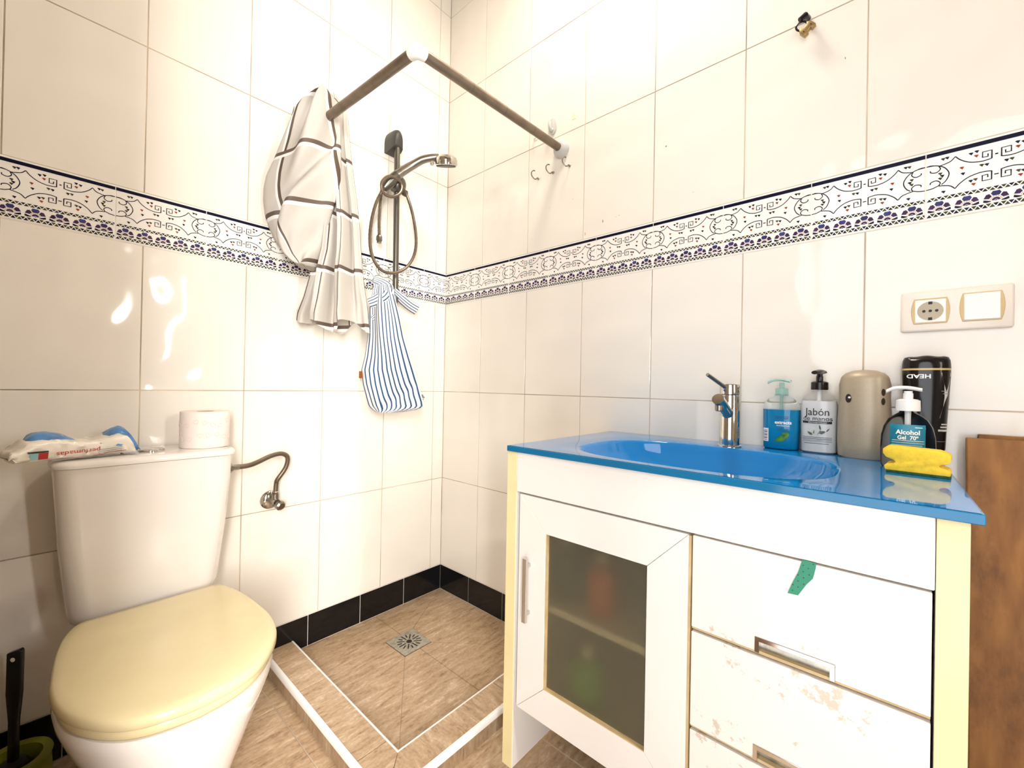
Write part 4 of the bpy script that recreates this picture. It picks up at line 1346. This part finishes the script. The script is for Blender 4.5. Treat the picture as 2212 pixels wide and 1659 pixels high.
def rim(a):
    c_, s_ = math.cos(a), math.sin(a)
    return 1.0 / (abs(c_ / BA) ** 3.0 + abs(s_ / BB) ** 3.0) ** (1 / 3.0)


def edge(a):
    c_, s_ = math.cos(a), math.sin(a)
    t1 = ((gx1 if c_ > 0 else gx0) - BCX) / c_ if abs(c_) > 1e-9 else 1e9
    t2 = ((gy1 if s_ > 0 else gy0) - BCY) / s_ if abs(s_) > 1e-9 else 1e9
    return min(t1, t2)


rings = []
for k in (1.0, 0.5, 0.0):
    rings.append([(BCX + (rim(a) + (edge(a) - rim(a)) * k) * math.cos(a), BCY + (rim(a) + (edge(a) - rim(a)) * k) * math.sin(a), CZ) for a in angs])
for q in (0.995, 0.985, 0.97, 0.95, 0.93, 0.905, 0.88, 0.85, 0.82, 0.79, 0.75, 0.71, 0.67, 0.63, 0.58, 0.45, 0.3, 0.12):
    sq = min(1, (1 - q) / 0.42)
    dz = 0.088 * (1 - (1 - sq) ** 2.4) * min(1, (1 - q) / 0.05)
    rings.append([(BCX + rim(a) * q * math.cos(a), BCY + rim(a) * q * math.sin(a), CZ - dz) for a in angs])
g = MB().loft(rings, cap=False).add(rings[-1], [tuple(range(NA))])
part('basin_surface', g.mesh('basin_surface', 'basin_glass', ang=75), bs)
g = MB().box(CX0, CX0 + 0.020, CY1, CY0, CZ - 0.0135, CZ - 0.0004).box(CX0 + 0.02, CX1, CY1, CY1 + 0.02, CZ - 0.0135, CZ - 0.0004).box(CX0 + 0.02, CX1, CY0 - 0.02, CY0, CZ - 0.0135, CZ - 0.0004)
part('glass_edge', g.mesh('glass_edge', 'basin_edge', bevel=0.001, segs=1, smooth=False), bs)
g = MB()
rg = []
for k, (sc_, z) in enumerate([(1.04, CZ - 0.012), (0.98, CZ - 0.04), (0.86, CZ - 0.08), (0.55, CZ - 0.098)]):
    rg.append([(BCX + BA * sc_ * math.copysign(abs(math.cos(a)) ** 0.67, math.cos(a)), BCY + BB * sc_ * math.copysign(abs(math.sin(a)) ** 0.67, math.sin(a)), z) for a in [2 * math.pi * i / 40 for i in range(40)]])
part('basin_underside', g.loft(rg, cap=False).add(rg[-1], [tuple(range(40))]).mesh('basin_underside', 'basin_edge'), bs)
part('waste', MB().lathe([(0.024, 0), (0.024, 0.002), (0.018, 0.003), (0, 0.003)], (BCX + 0.03, BCY, CZ - 0.0852), 24).mesh('waste', 'chrome'), bs)

# ------------------------------------------------------------------ faucet
fc = Vector((-0.085, -1.232, CZ))
fa = thing('basin_faucet', fc, 'chrome single lever basin mixer tap behind the blue basin', 'faucet')
part('base_ring', MB().lathe([(0.028, 0), (0.028, 0.003), (0.025, 0.005)], fc, 28).mesh('base_ring', 'chrome'), fa)
part('body', MB().lathe([(0.0235, 0.004), (0.0235, 0.126), (0.0222, 0.129)], fc, 32).mesh('body', 'chrome'), fa)
part('cap', MB().lathe([(0.0215, 0.129), (0.0238, 0.131), (0.0238, 0.153), (0.0225, 0.1555), (0.0, 0.1565)], fc, 32).mesh('cap', 'chrome'), fa)
s0 = fc + Vector((-0.008, 0, 0.078))
s1 = at(1550, 861, 'y', fc.y + 0.006)
s1 = at(1550.5, 861.5, 'x', -0.170)
sd = (s1 - s0).normalized()
part('spout', MB().tube([s0, s1], 0.0135, 24).mesh('spout', 'chrome', ang=30), fa)
part('aerator', MB().lathe([(0.0095, 0), (0.0095, 0.012), (0.007, 0.014)], s1 - sd * 0.012 + Vector((0, 0, -0.010)), 18, axis=(0, 0, -1)).mesh('aerator', 'chrome_dull'), fa)
lv0 = fc + Vector((-0.014, 0.004, 0.145))
lv1 = at(1528, 809, 'x', -0.165)
part('lever', MB().tube([lv0, lv1], [0.0050, 0.0044], 14).mesh('lever', 'chrome_dull', ang=30), fa)
part('mark', MB().lathe([(0.003, 0), (0.003, 0.0006), (0, 0.0006)], fc + Vector((-0.0237, 0.006, 0.140)), 12, axis=(-1, 0, 0)).mesh('mark', 'ink_blue'), fa, label='blue temperature mark')

# ------------------------------------------------------------------ bottles
def sup(rx, ry, z, n=40, e=2.6):
    o = []
    for i in range(n):
        a = 2 * math.pi * i / n
        o.append((rx * math.copysign(abs(math.cos(a)) ** (2 / e), math.cos(a)), ry * math.copysign(abs(math.sin(a)) ** (2 / e), math.sin(a)), z))
    return o


XS = 1.0


def bottle_body(name, prof, m_, parent, e=2.6, inset=0.0, label=None, lo=None):
    rg = [sup(max(rx_ - inset, 0.001), max(ry_ - inset, 0.001), z, e=e) for z, rx_, ry_ in prof]
    o = part(name, MB().loft(rg).mesh(name, m_, ang=50), parent, local=True, label=label)
    o.scale = (XS, 1, 1)
    return o


def stick(prof, e, pts, off=0.0007):
    """wrap flat (u,z) points on the front of a bottle"""
    o = []
    for u, z in pts:
        rx_ = lerp_table([(p[0], p[1]) for p in prof], z)
        ry_ = lerp_table([(p[0], p[2]) for p in prof], z)
        k = max(0.0, 1 - abs(u / rx_) ** e)
        o.append((u, -(ry_ * k ** (1 / e)) - off, z))
    return o


def strip(u0, u1, z0, z1, n=10):
    p = []
    for i in range(n + 1):
        u = u0 + (u1 - u0) * i / n
        p += [(u, z0), (u, z1)]
    return p, [(2 * i, 2 * i + 2, 2 * i + 3, 2 * i + 1) for i in range(n)]


def decal(name, items, prof, e, mats, parent, label=None):
    mb = MB()
    for mi, (v, f), off in items:
        mb.add(stick(prof, e, v, off), f, mi)
    o = part(name, mb.mesh(name, mats, smooth=False, recalc=False), parent, local=True, label=label)
    o['kind'] = 'stuff'
    o.scale = (XS, 1, 1)
    return o


def pump(parent, z, r, m_, hl=0.035, hh=0.045, dirx=-1, style='flat', collar=0.02):
    part('collar', MB().lathe([(r, z), (r * 1.02, z + 0.002), (r * 1.0, z + collar), (r * 0.8, z + collar + 0.002), (r * 0.55, z + collar + 0.003)], n=28).mesh('collar', m_), parent, local=True)
    zs = z + collar
    part('stem', MB().lathe([(r * 0.42, zs), (r * 0.42, zs + hh * 0.55), (r * 0.36, zs + hh * 0.6), (r * 0.36, zs + hh - 0.006)], n=20).mesh('stem', m_), parent, local=True)
    zt = zs + hh
    if style == 'flat':
        pts = smoothpath([(dirx * -0.62 * hl, 0, zt - 0.004), (0, 0, zt), (dirx * 0.6 * hl, 0, zt - 0.001), (dirx * hl, 0, zt - 0.007)], 5)
        n = len(pts)
        part('nozzle', MB().loft([[(p.x, p.y + wd * c, p.z + 0.0036 * s) for c, s in [(math.cos(a), math.sin(a)) for a in [2 * math.pi * k / 14 for k in range(14)]]] for p, wd in
                                  [(p, 0.0115 * (1 - 0.55 * i / (n - 1))) for i, p in enumerate(pts)]]).mesh('nozzle', m_), parent, local=True)
    else:
        pts = [(0.0, 0.012, zt - 0.002), (0, 0, zt), (0.0, -0.016, zt - 0.001), (-0.004, -0.034, zt - 0.004)]
        pts = smoothpath(pts, 4)
        n = len(pts)
        part('nozzle', MB().loft([[(p.x + wd * c, p.y, p.z + 0.0042 * s) for c, s in [(math.cos(a), math.sin(a)) for a in [2 * math.pi * k / 14 for k in range(14)]]] for p, wd in
                                  [(p, 0.0125 * (1 - 0.5 * i / (n - 1))) for i, p in enumerate(pts)]]).mesh('nozzle', m_), parent, local=True)


FRONT = -math.pi / 2                      # bottles face the room (-x)
# blue hand soap
XS = 0.94
b1 = thing('hand_soap_bottle', (-0.032, -1.3345, CZ + 0.0002), 'clear pump bottle of blue hand soap beside the tap', 'soap bottle', rotz=FRONT + R(-4))
pr1 = [(0.0, 0.036, 0.022), (0.004, 0.0395, 0.0255), (0.05, 0.0405, 0.0265), (0.097, 0.0410, 0.0265), (0.112, 0.038, 0.025), (0.121, 0.031, 0.021), (0.127, 0.019, 0.016), (0.130, 0.0145, 0.0145), (0.134, 0.0145, 0.0145)]
bottle_body('bottle', pr1, 'clear', b1)
liq = [p for p in pr1 if p[0] <= 0.05] + [(0.093, 0.0408, 0.0265), (0.096, 0.0408, 0.0265)]
bottle_body('soap', [(z + (0.001 if z == 0 else 0), a, b_) for z, a, b_ in liq], 'blue_soap', b1, inset=0.0006, label='bright blue liquid soap')
part('dip_tube', MB().tube([(0, 0, 0.02), (0, 0, 0.13)], 0.0035, 10).mesh('dip_tube', 'clear_green'), b1, local=True)
pump(b1, 0.130, 0.0135, 'clear_green', hl=0.030, hh=0.022, dirx=-1, collar=0.016)
it = [(0, text_geo('TESCO', 0.0095, 0.006, 0.077, wide=1.1, bold=0.0002), 0.001), (1, text_geo('extracts', 0.0105, 0.010, 0.0655, wide=1.05, bold=0.0003), 0.001), (1, text_geo('eucalyptus', 0.0056, 0.010, 0.0585, wide=1.2), 0.001)]
it.append((1, strip(-0.036, -0.0225, 0.018, 0.050), 0.0009))
for k in range(7):
    it.append((2, strip(-0.0345, -0.025, 0.0215 + 0.0038 * k, 0.0215 + 0.0038 * k + (0.0018 if k % 2 else 0.0010)), 0.0012))
for k in range(2):
    it.append((3, strip(-0.004, 0.022, 0.0495 - 0.004 * k, 0.0508 - 0.004 * k), 0.001))
lf = []
for a, b_ in [(-0.010, 0.019), (0.0, 0.031), (0.010, 0.036), (0.008, 0.041), (0.020, 0.044), (0.024, 0.038), (0.020, 0.030), (0.010, 0.020)]:
    lf.append((a, b_))
it.append((4, ([(0.008, 0.030)] + lf, [(0, i + 1, (i + 1) % len(lf) + 1) for i in range(len(lf))]), 0.001))
decal('label_print', it, pr1, 2.6, ['ink_blue', 'ink_white', 'ink_black', 'ink_blue', 'leaf'], b1)

# white hand soap
XS = 0.875
b2 = thing('hand_soap_bottle', (-0.034, -1.4095, CZ + 0.0002), 'white hand soap bottle with black pump and black Jabón de manos lettering', 'soap bottle', rotz=FRONT + R(-4))
pr2 = [(0.0, 0.034, 0.022), (0.004, 0.0385, 0.026), (0.05, 0.0395, 0.0265), (0.105, 0.0400, 0.0265), (0.122, 0.0375, 0.0255), (0.132, 0.0315, 0.022), (0.139, 0.020, 0.017), (0.143, 0.0155, 0.0155), (0.147, 0.0155, 0.0155)]
bottle_body('bottle', pr2, 'clear', b2)
bottle_body('soap', [(0.001, 0.034, 0.022), (0.004, 0.0385, 0.026), (0.05, 0.0395, 0.0265), (0.105, 0.04, 0.0265), (0.118, 0.0383, 0.0258), (0.1195, 0.0380, 0.0256)], 'white_soap', b2, inset=0.0005, label='white liquid soap')
part('dip_tube', MB().tube([(0, 0, 0.1), (0, 0, 0.145)], 0.005, 10).mesh('dip_tube', 'white_plastic'), b2, local=True)
pump(b2, 0.1455, 0.0165, 'black_plastic', hh=0.026, style='front', collar=0.017)
it = [(0, text_geo('Jabón', 0.0235, 0.001, 0.094, wide=1.0), 0.0014), (0, text_geo('de manos', 0.0145, 0.0015, 0.0795, wide=1.12), 0.0014), (0, strip(-0.0315, 0.0315, 0.0685, 0.0735), 0.0012),
      (1, text_geo('Dermoprotector', 0.0045, 0.002, 0.071, wide=1.3), 0.0016)]
for k, z in enumerate((0.0365, 0.033, 0.030, 0.027, 0.0225)):
    it.append((0 if k in (0, 1, 4) else 3, strip(-0.0315 + (0.004 if k == 4 else 0), 0.0315 - (0.006 if k == 4 else 0), z, z + 0.0009), 0.0012))


def fleaf(x, z, a, l, wd):
    p = [(0, 0), (l * 0.35, wd), (l * 0.75, wd * 0.7), (l, 0), (l * 0.7, -wd * 0.6), (l * 0.3, -wd * 0.8)]
    ca, sa = math.cos(a), math.sin(a)
    v_ = [(x + px * ca - pz * sa, z + px * sa + pz * ca) for px, pz in p]
    return v_, [tuple(range(6))]


for x, z, a, l, wd, mi in [(-0.008, 0.042, R(150), 0.014, 0.003, 2), (-0.006, 0.044, R(85), 0.010, 0.0014, 2), (0.006, 0.046, R(20), 0.014, 0.004, 2), (0.009, 0.054, R(105), 0.012, 0.0024, 2), (0.020, 0.050, R(50), 0.011, 0.0015, 2),
                           (0.001, 0.041, R(58), 0.018, 0.0008, 2), (0.004, 0.047, R(30), 0.010, 0.0022, 3)]:
    it.append((mi, fleaf(x, z, a, l, wd), 0.0012))
decal('label_print', it, pr2, 2.6, ['ink_black', 'ink_white', 'leaf_grey', 'ink_grey'], b2)

# air freshener
b3 = thing('air_freshener', (-0.046, -1.4900, CZ + 0.0002), 'taupe plastic automatic air freshener between the soap bottles', 'air freshener', rotz=FRONT + R(-6))
pr3 = [(0.0, 0.040, 0.038), (0.003, 0.0440, 0.040), (0.03, 0.0455, 0.042), (0.08, 0.0455, 0.042), (0.13, 0.0430, 0.040), (0.158, 0.0435, 0.039), (0.170, 0.041, 0.037)]
rg = [sup(a, b_, z, e=2.5, n=48) for z, a, b_ in pr3]
for k, (kx, dz) in enumerate([(1.0, 0.0), (0.96, 0.004), (0.8, 0.011), (0.5, 0.0165), (0.15, 0.0185)]):
    rg.append([(p[0] * kx, p[1] * kx, 0.172 + dz + (0.008 if False else 0)) for p in sup(0.0405, 0.0365, 0, e=2.5, n=48)])
part('housing', MB().loft(rg).mesh('housing', 'taupe', ang=40), b3, local=True)
em = MB()
pts = stick(pr3, 2.5, [(-0.0215 + 0.0055 * math.cos(2 * math.pi * k / 18), 0.128 + 0.0095 * math.sin(2 * math.pi * k / 18)) for k in range(18)], 0.0008)
part('spray_opening', MB().add(pts, [tuple(range(18))]).mesh('spray_opening', 'gap', smooth=False, recalc=False), b3, local=True)
p_ = Vector(stick(pr3, 2.5, [(-0.0195, 0.130)], 0.002)[0])
part('nozzle', MB().lathe([(0.0022, -0.002), (0.0022, 0.001), (0, 0.0014)], p_, 10, axis=(-0.3, -1, 0)).mesh('nozzle', 'white_plastic'), b3, local=True)
for z0_ in (0.123, 0.142):
    pts = stick(pr3, 2.5, [(0.0345 + 0.0028 * math.cos(2 * math.pi * k / 14), z0_ + 0.0075 * math.sin(2 * math.pi * k / 14)) for k in range(14)], 0.0008)
    part('indicator_window', MB().add(pts, [tuple(range(14))]).mesh('indicator_window', 'gap', smooth=False, recalc=False), b3, local=True)

# black shower gel standing on its cap
XS = 0.76
b4 = thing('shower_gel_bottle', (-0.034, -1.5855, CZ + 0.0002), 'black shower gel bottle standing upside down on its cap at the wall', 'shower gel', rotz=FRONT + R(2))
pr4 = [(0.024, 0.034, 0.020), (0.03, 0.039, 0.023), (0.08, 0.0415, 0.024), (0.13, 0.0445, 0.025), (0.175, 0.0475, 0.0255), (0.193, 0.0478, 0.025)]
rg = [sup(a, b_, z, e=2.4, n=48) for z, a, b_ in pr4]
for kx, ky, dz in [(0.0475, 0.0245, 0.199), (0.0465, 0.023, 0.207), (0.043, 0.018, 0.214), (0.035, 0.011, 0.2175), (0.015, 0.004, 0.2165)]:
    rg.append([(p[0], p[1], dz + 0.0012 * math.cos(p[0] * 130)) for p in sup(kx, ky, 0, e=2.4, n=48)])
part('body', MB().loft(rg).mesh('body', 'gel_black', ang=60), b4, local=True).scale = (XS, 1, 1)
part('cap', MB().loft([sup(0.034, 0.021, 0.0, e=2.2), sup(0.036, 0.022, 0.003, e=2.2), sup(0.036, 0.022, 0.018, e=2.2), sup(0.033, 0.020, 0.024, e=2.2)]).mesh('cap', 'brown_cap', ang=50), b4, local=True, label='brown cap').scale = (XS, 1, 1)
it = [(0, strip(-0.0470, 0.0470, 0.1885, 0.1922, 24), 0.0008), (1, text_geo('HEAD', 0.0115, -0.016, 0.1765, rot=math.pi, wide=1.55, bold=0.0003), 0.0008)]
sv = [(0.026, 0.183), (0.0455, 0.183), (0.0452, 0.12), (0.024, 0.092), (0.031, 0.115), (0.0335, 0.135), (0.0325, 0.160)]
it.append((2, ([(0.039, 0.14)] + sv, [(0, i + 1, (i + 1) % len(sv) + 1) for i in range(len(sv))]), 0.0008))
for k, (a, z) in enumerate([(0.027, 0.146), (0.030, 0.141)]):
    it.append((3, strip(a, a + 0.012, z, z + 0.0012), 0.0009))
it += [(2, strip(0.022, 0.040, 0.0665, 0.0705), 0.0009), (2, strip(0.026, 0.040, 0.0735, 0.0765), 0.0009), (2, strip(0.028, 0.040, 0.0795, 0.0820), 0.0009), (3, strip(0.012, 0.038, 0.046, 0.0468), 0.0009)]
decal('label_print', it, pr4, 2.4, ['gold_line', 'ink_white', 'silver_print', 'ink_grey'], b4)

# alcohol gel
XS = 0.81
b5 = thing('alcohol_gel_bottle', (-0.148, -1.5565, CZ + 0.0002), 'clear alcohol gel bottle with teal label and white pump', 'gel bottle', rotz=FRONT + R(-3))
pr5 = [(0.0, 0.044, 0.020), (0.004, 0.0475, 0.0235), (0.03, 0.0485, 0.0245), (0.06, 0.0470, 0.0240), (0.078, 0.0425, 0.0225), (0.092, 0.0345, 0.020), (0.101, 0.022, 0.017), (0.105, 0.0155, 0.0145), (0.110, 0.0145, 0.0145)]
bottle_body('bottle', pr5, 'clear', b5, e=2.5)
part('dip_tube', MB().tube([(0, 0, 0.02), (0, 0, 0.11)], 0.0045, 10).mesh('dip_tube', 'white_plastic'), b5, local=True)
pump(b5, 0.108, 0.0172, 'white_plastic', hl=0.031, hh=0.024, dirx=-1, collar=0.0195)
it = [(0, strip(-0.030, 0.030, 0.018, 0.083, 16), 0.0010), (1, text_geo('Alcohol', 0.0115, 0.001, 0.0685, wide=1.12, bold=0.0003), 0.0016), (1, text_geo('Gel  70º', 0.0098, 0.001, 0.0585, wide=1.08, bold=0.0002), 0.0016), (1, strip(-0.026, 0.028, 0.0530, 0.0537), 0.0016)]
for k in range(6):
    it.append((2, strip(-0.0265, 0.028 - 0.003 * (k % 3), 0.0485 - 0.0042 * k, 0.0502 - 0.0042 * k), 0.0015))
it.append((1, strip(0.013, 0.025, 0.0775, 0.0787), 0.0015))
decal('label', it, pr5, 2.5, ['label_teal', 'ink_white', 'ink_teal'], b5, label='teal label with white lettering')

# sponge
spg = thing('scouring_sponge', (-0.212, -1.5685, CZ + 0.0002), 'yellow scouring sponge with finger grooves and green pad on the basin edge', 'sponge', rotz=FRONT + R(-6))
ol = [(-0.040, 0.004), (0.0405, 0.004), (0.0405, 0.0105), (0.038, 0.014), (0.029, 0.0165), (0.0265, 0.019), (0.029, 0.0215), (0.037, 0.0235), (0.0405, 0.028), (0.041, 0.036), (0.036, 0.0405), (0.027, 0.0435),
      (-0.039, 0.0455), (-0.0445, 0.041), (-0.0445, 0.033), (-0.040, 0.0265), (-0.030, 0.0225), (-0.0275, 0.0195), (-0.030, 0.0165), (-0.039, 0.015), (-0.0425, 0.0115), (-0.042, 0.006)]
part('foam', MB().prism(ol, -0.022, 0.026, 'y').mesh('foam', 'sponge_yellow', bevel=0.002), spg, local=True)
part('scouring_pad', MB().prism([(-0.040, 0.0), (0.0405, 0.0), (0.0405, 0.0045), (-0.040, 0.0045)], -0.022, 0.026, 'y').mesh('scouring_pad', 'sponge_green', bevel=0.001), spg, local=True, label='dark green scouring pad')

# ------------------------------------------------------------------ boards beside the vanity
def board(name, label, xt, xb, y0_, y1_, zt, th):
    t_ = thing(name, (xb, (y0_ + y1_) / 2, ZF), label, 'board', 'boards leaning beside the vanity')
    v_ = []
    for y in (y0_, y1_):
        v_ += [(xb, y, ZF), (xb - th, y, ZF), (xt - th, y, zt), (xt, y, zt)]
    f_ = [(0, 1, 2, 3), (7, 6, 5, 4), (0, 4, 5, 1), (1, 5, 6, 2), (2, 6, 7, 3), (3, 7, 4, 0)]
    part('plank', MB().add(v_, f_).mesh('plank', 'board', bevel=0.0015, segs=1, smooth=False), t_)


board('wooden_board', 'stained brown wooden board leaning on the wall beside the vanity', -0.034, -0.155, -1.642, -1.96, 0.853, 0.018)
board('wooden_board', 'second thin wooden board behind the stained one, its top edge just showing', -0.004, -0.100, -1.661, -1.94, 0.859, 0.012)

# ------------------------------------------------------------------ ceiling lamp (out of the frame, lights the room)
LP = Vector((-0.32, -0.93, ZC))
lamp = thing('ceiling_lamp', LP, 'round opal ceiling lamp near the shower corner', 'lamp')
part('lamp_base', MB().lathe([(0.15, -0.03), (0.155, -0.02), (0.155, 0.0)], LP, 36).mesh('lamp_base', 'white_plastic'), lamp)
m, t, b = nt('opal')
b.inputs['Base Color'].default_value = (0.9, 0.88, 0.84, 1)
b.inputs['Emission Color'].default_value = (1.0, 0.90, 0.76, 1)
b.inputs['Emission Strength'].default_value = 2.0
MATS['opal'] = m
part('lamp_shade', MB().lathe([(0.0, -0.085), (0.07, -0.08), (0.115, -0.068), (0.135, -0.05), (0.142, -0.03)], LP, 36).mesh('lamp_shade', 'opal'), lamp)
l = bpy.data.lights.new('ceiling_lamp_bulb', 'AREA')
l.shape = 'DISK'
l.size = 0.26
l.energy = 10.5
l.color = (1.0, 0.90, 0.77)
lo = bpy.data.objects.new('ceiling_lamp_bulb', l)
COL.objects.link(lo)
lo.location = LP + Vector((0, 0, -0.095))
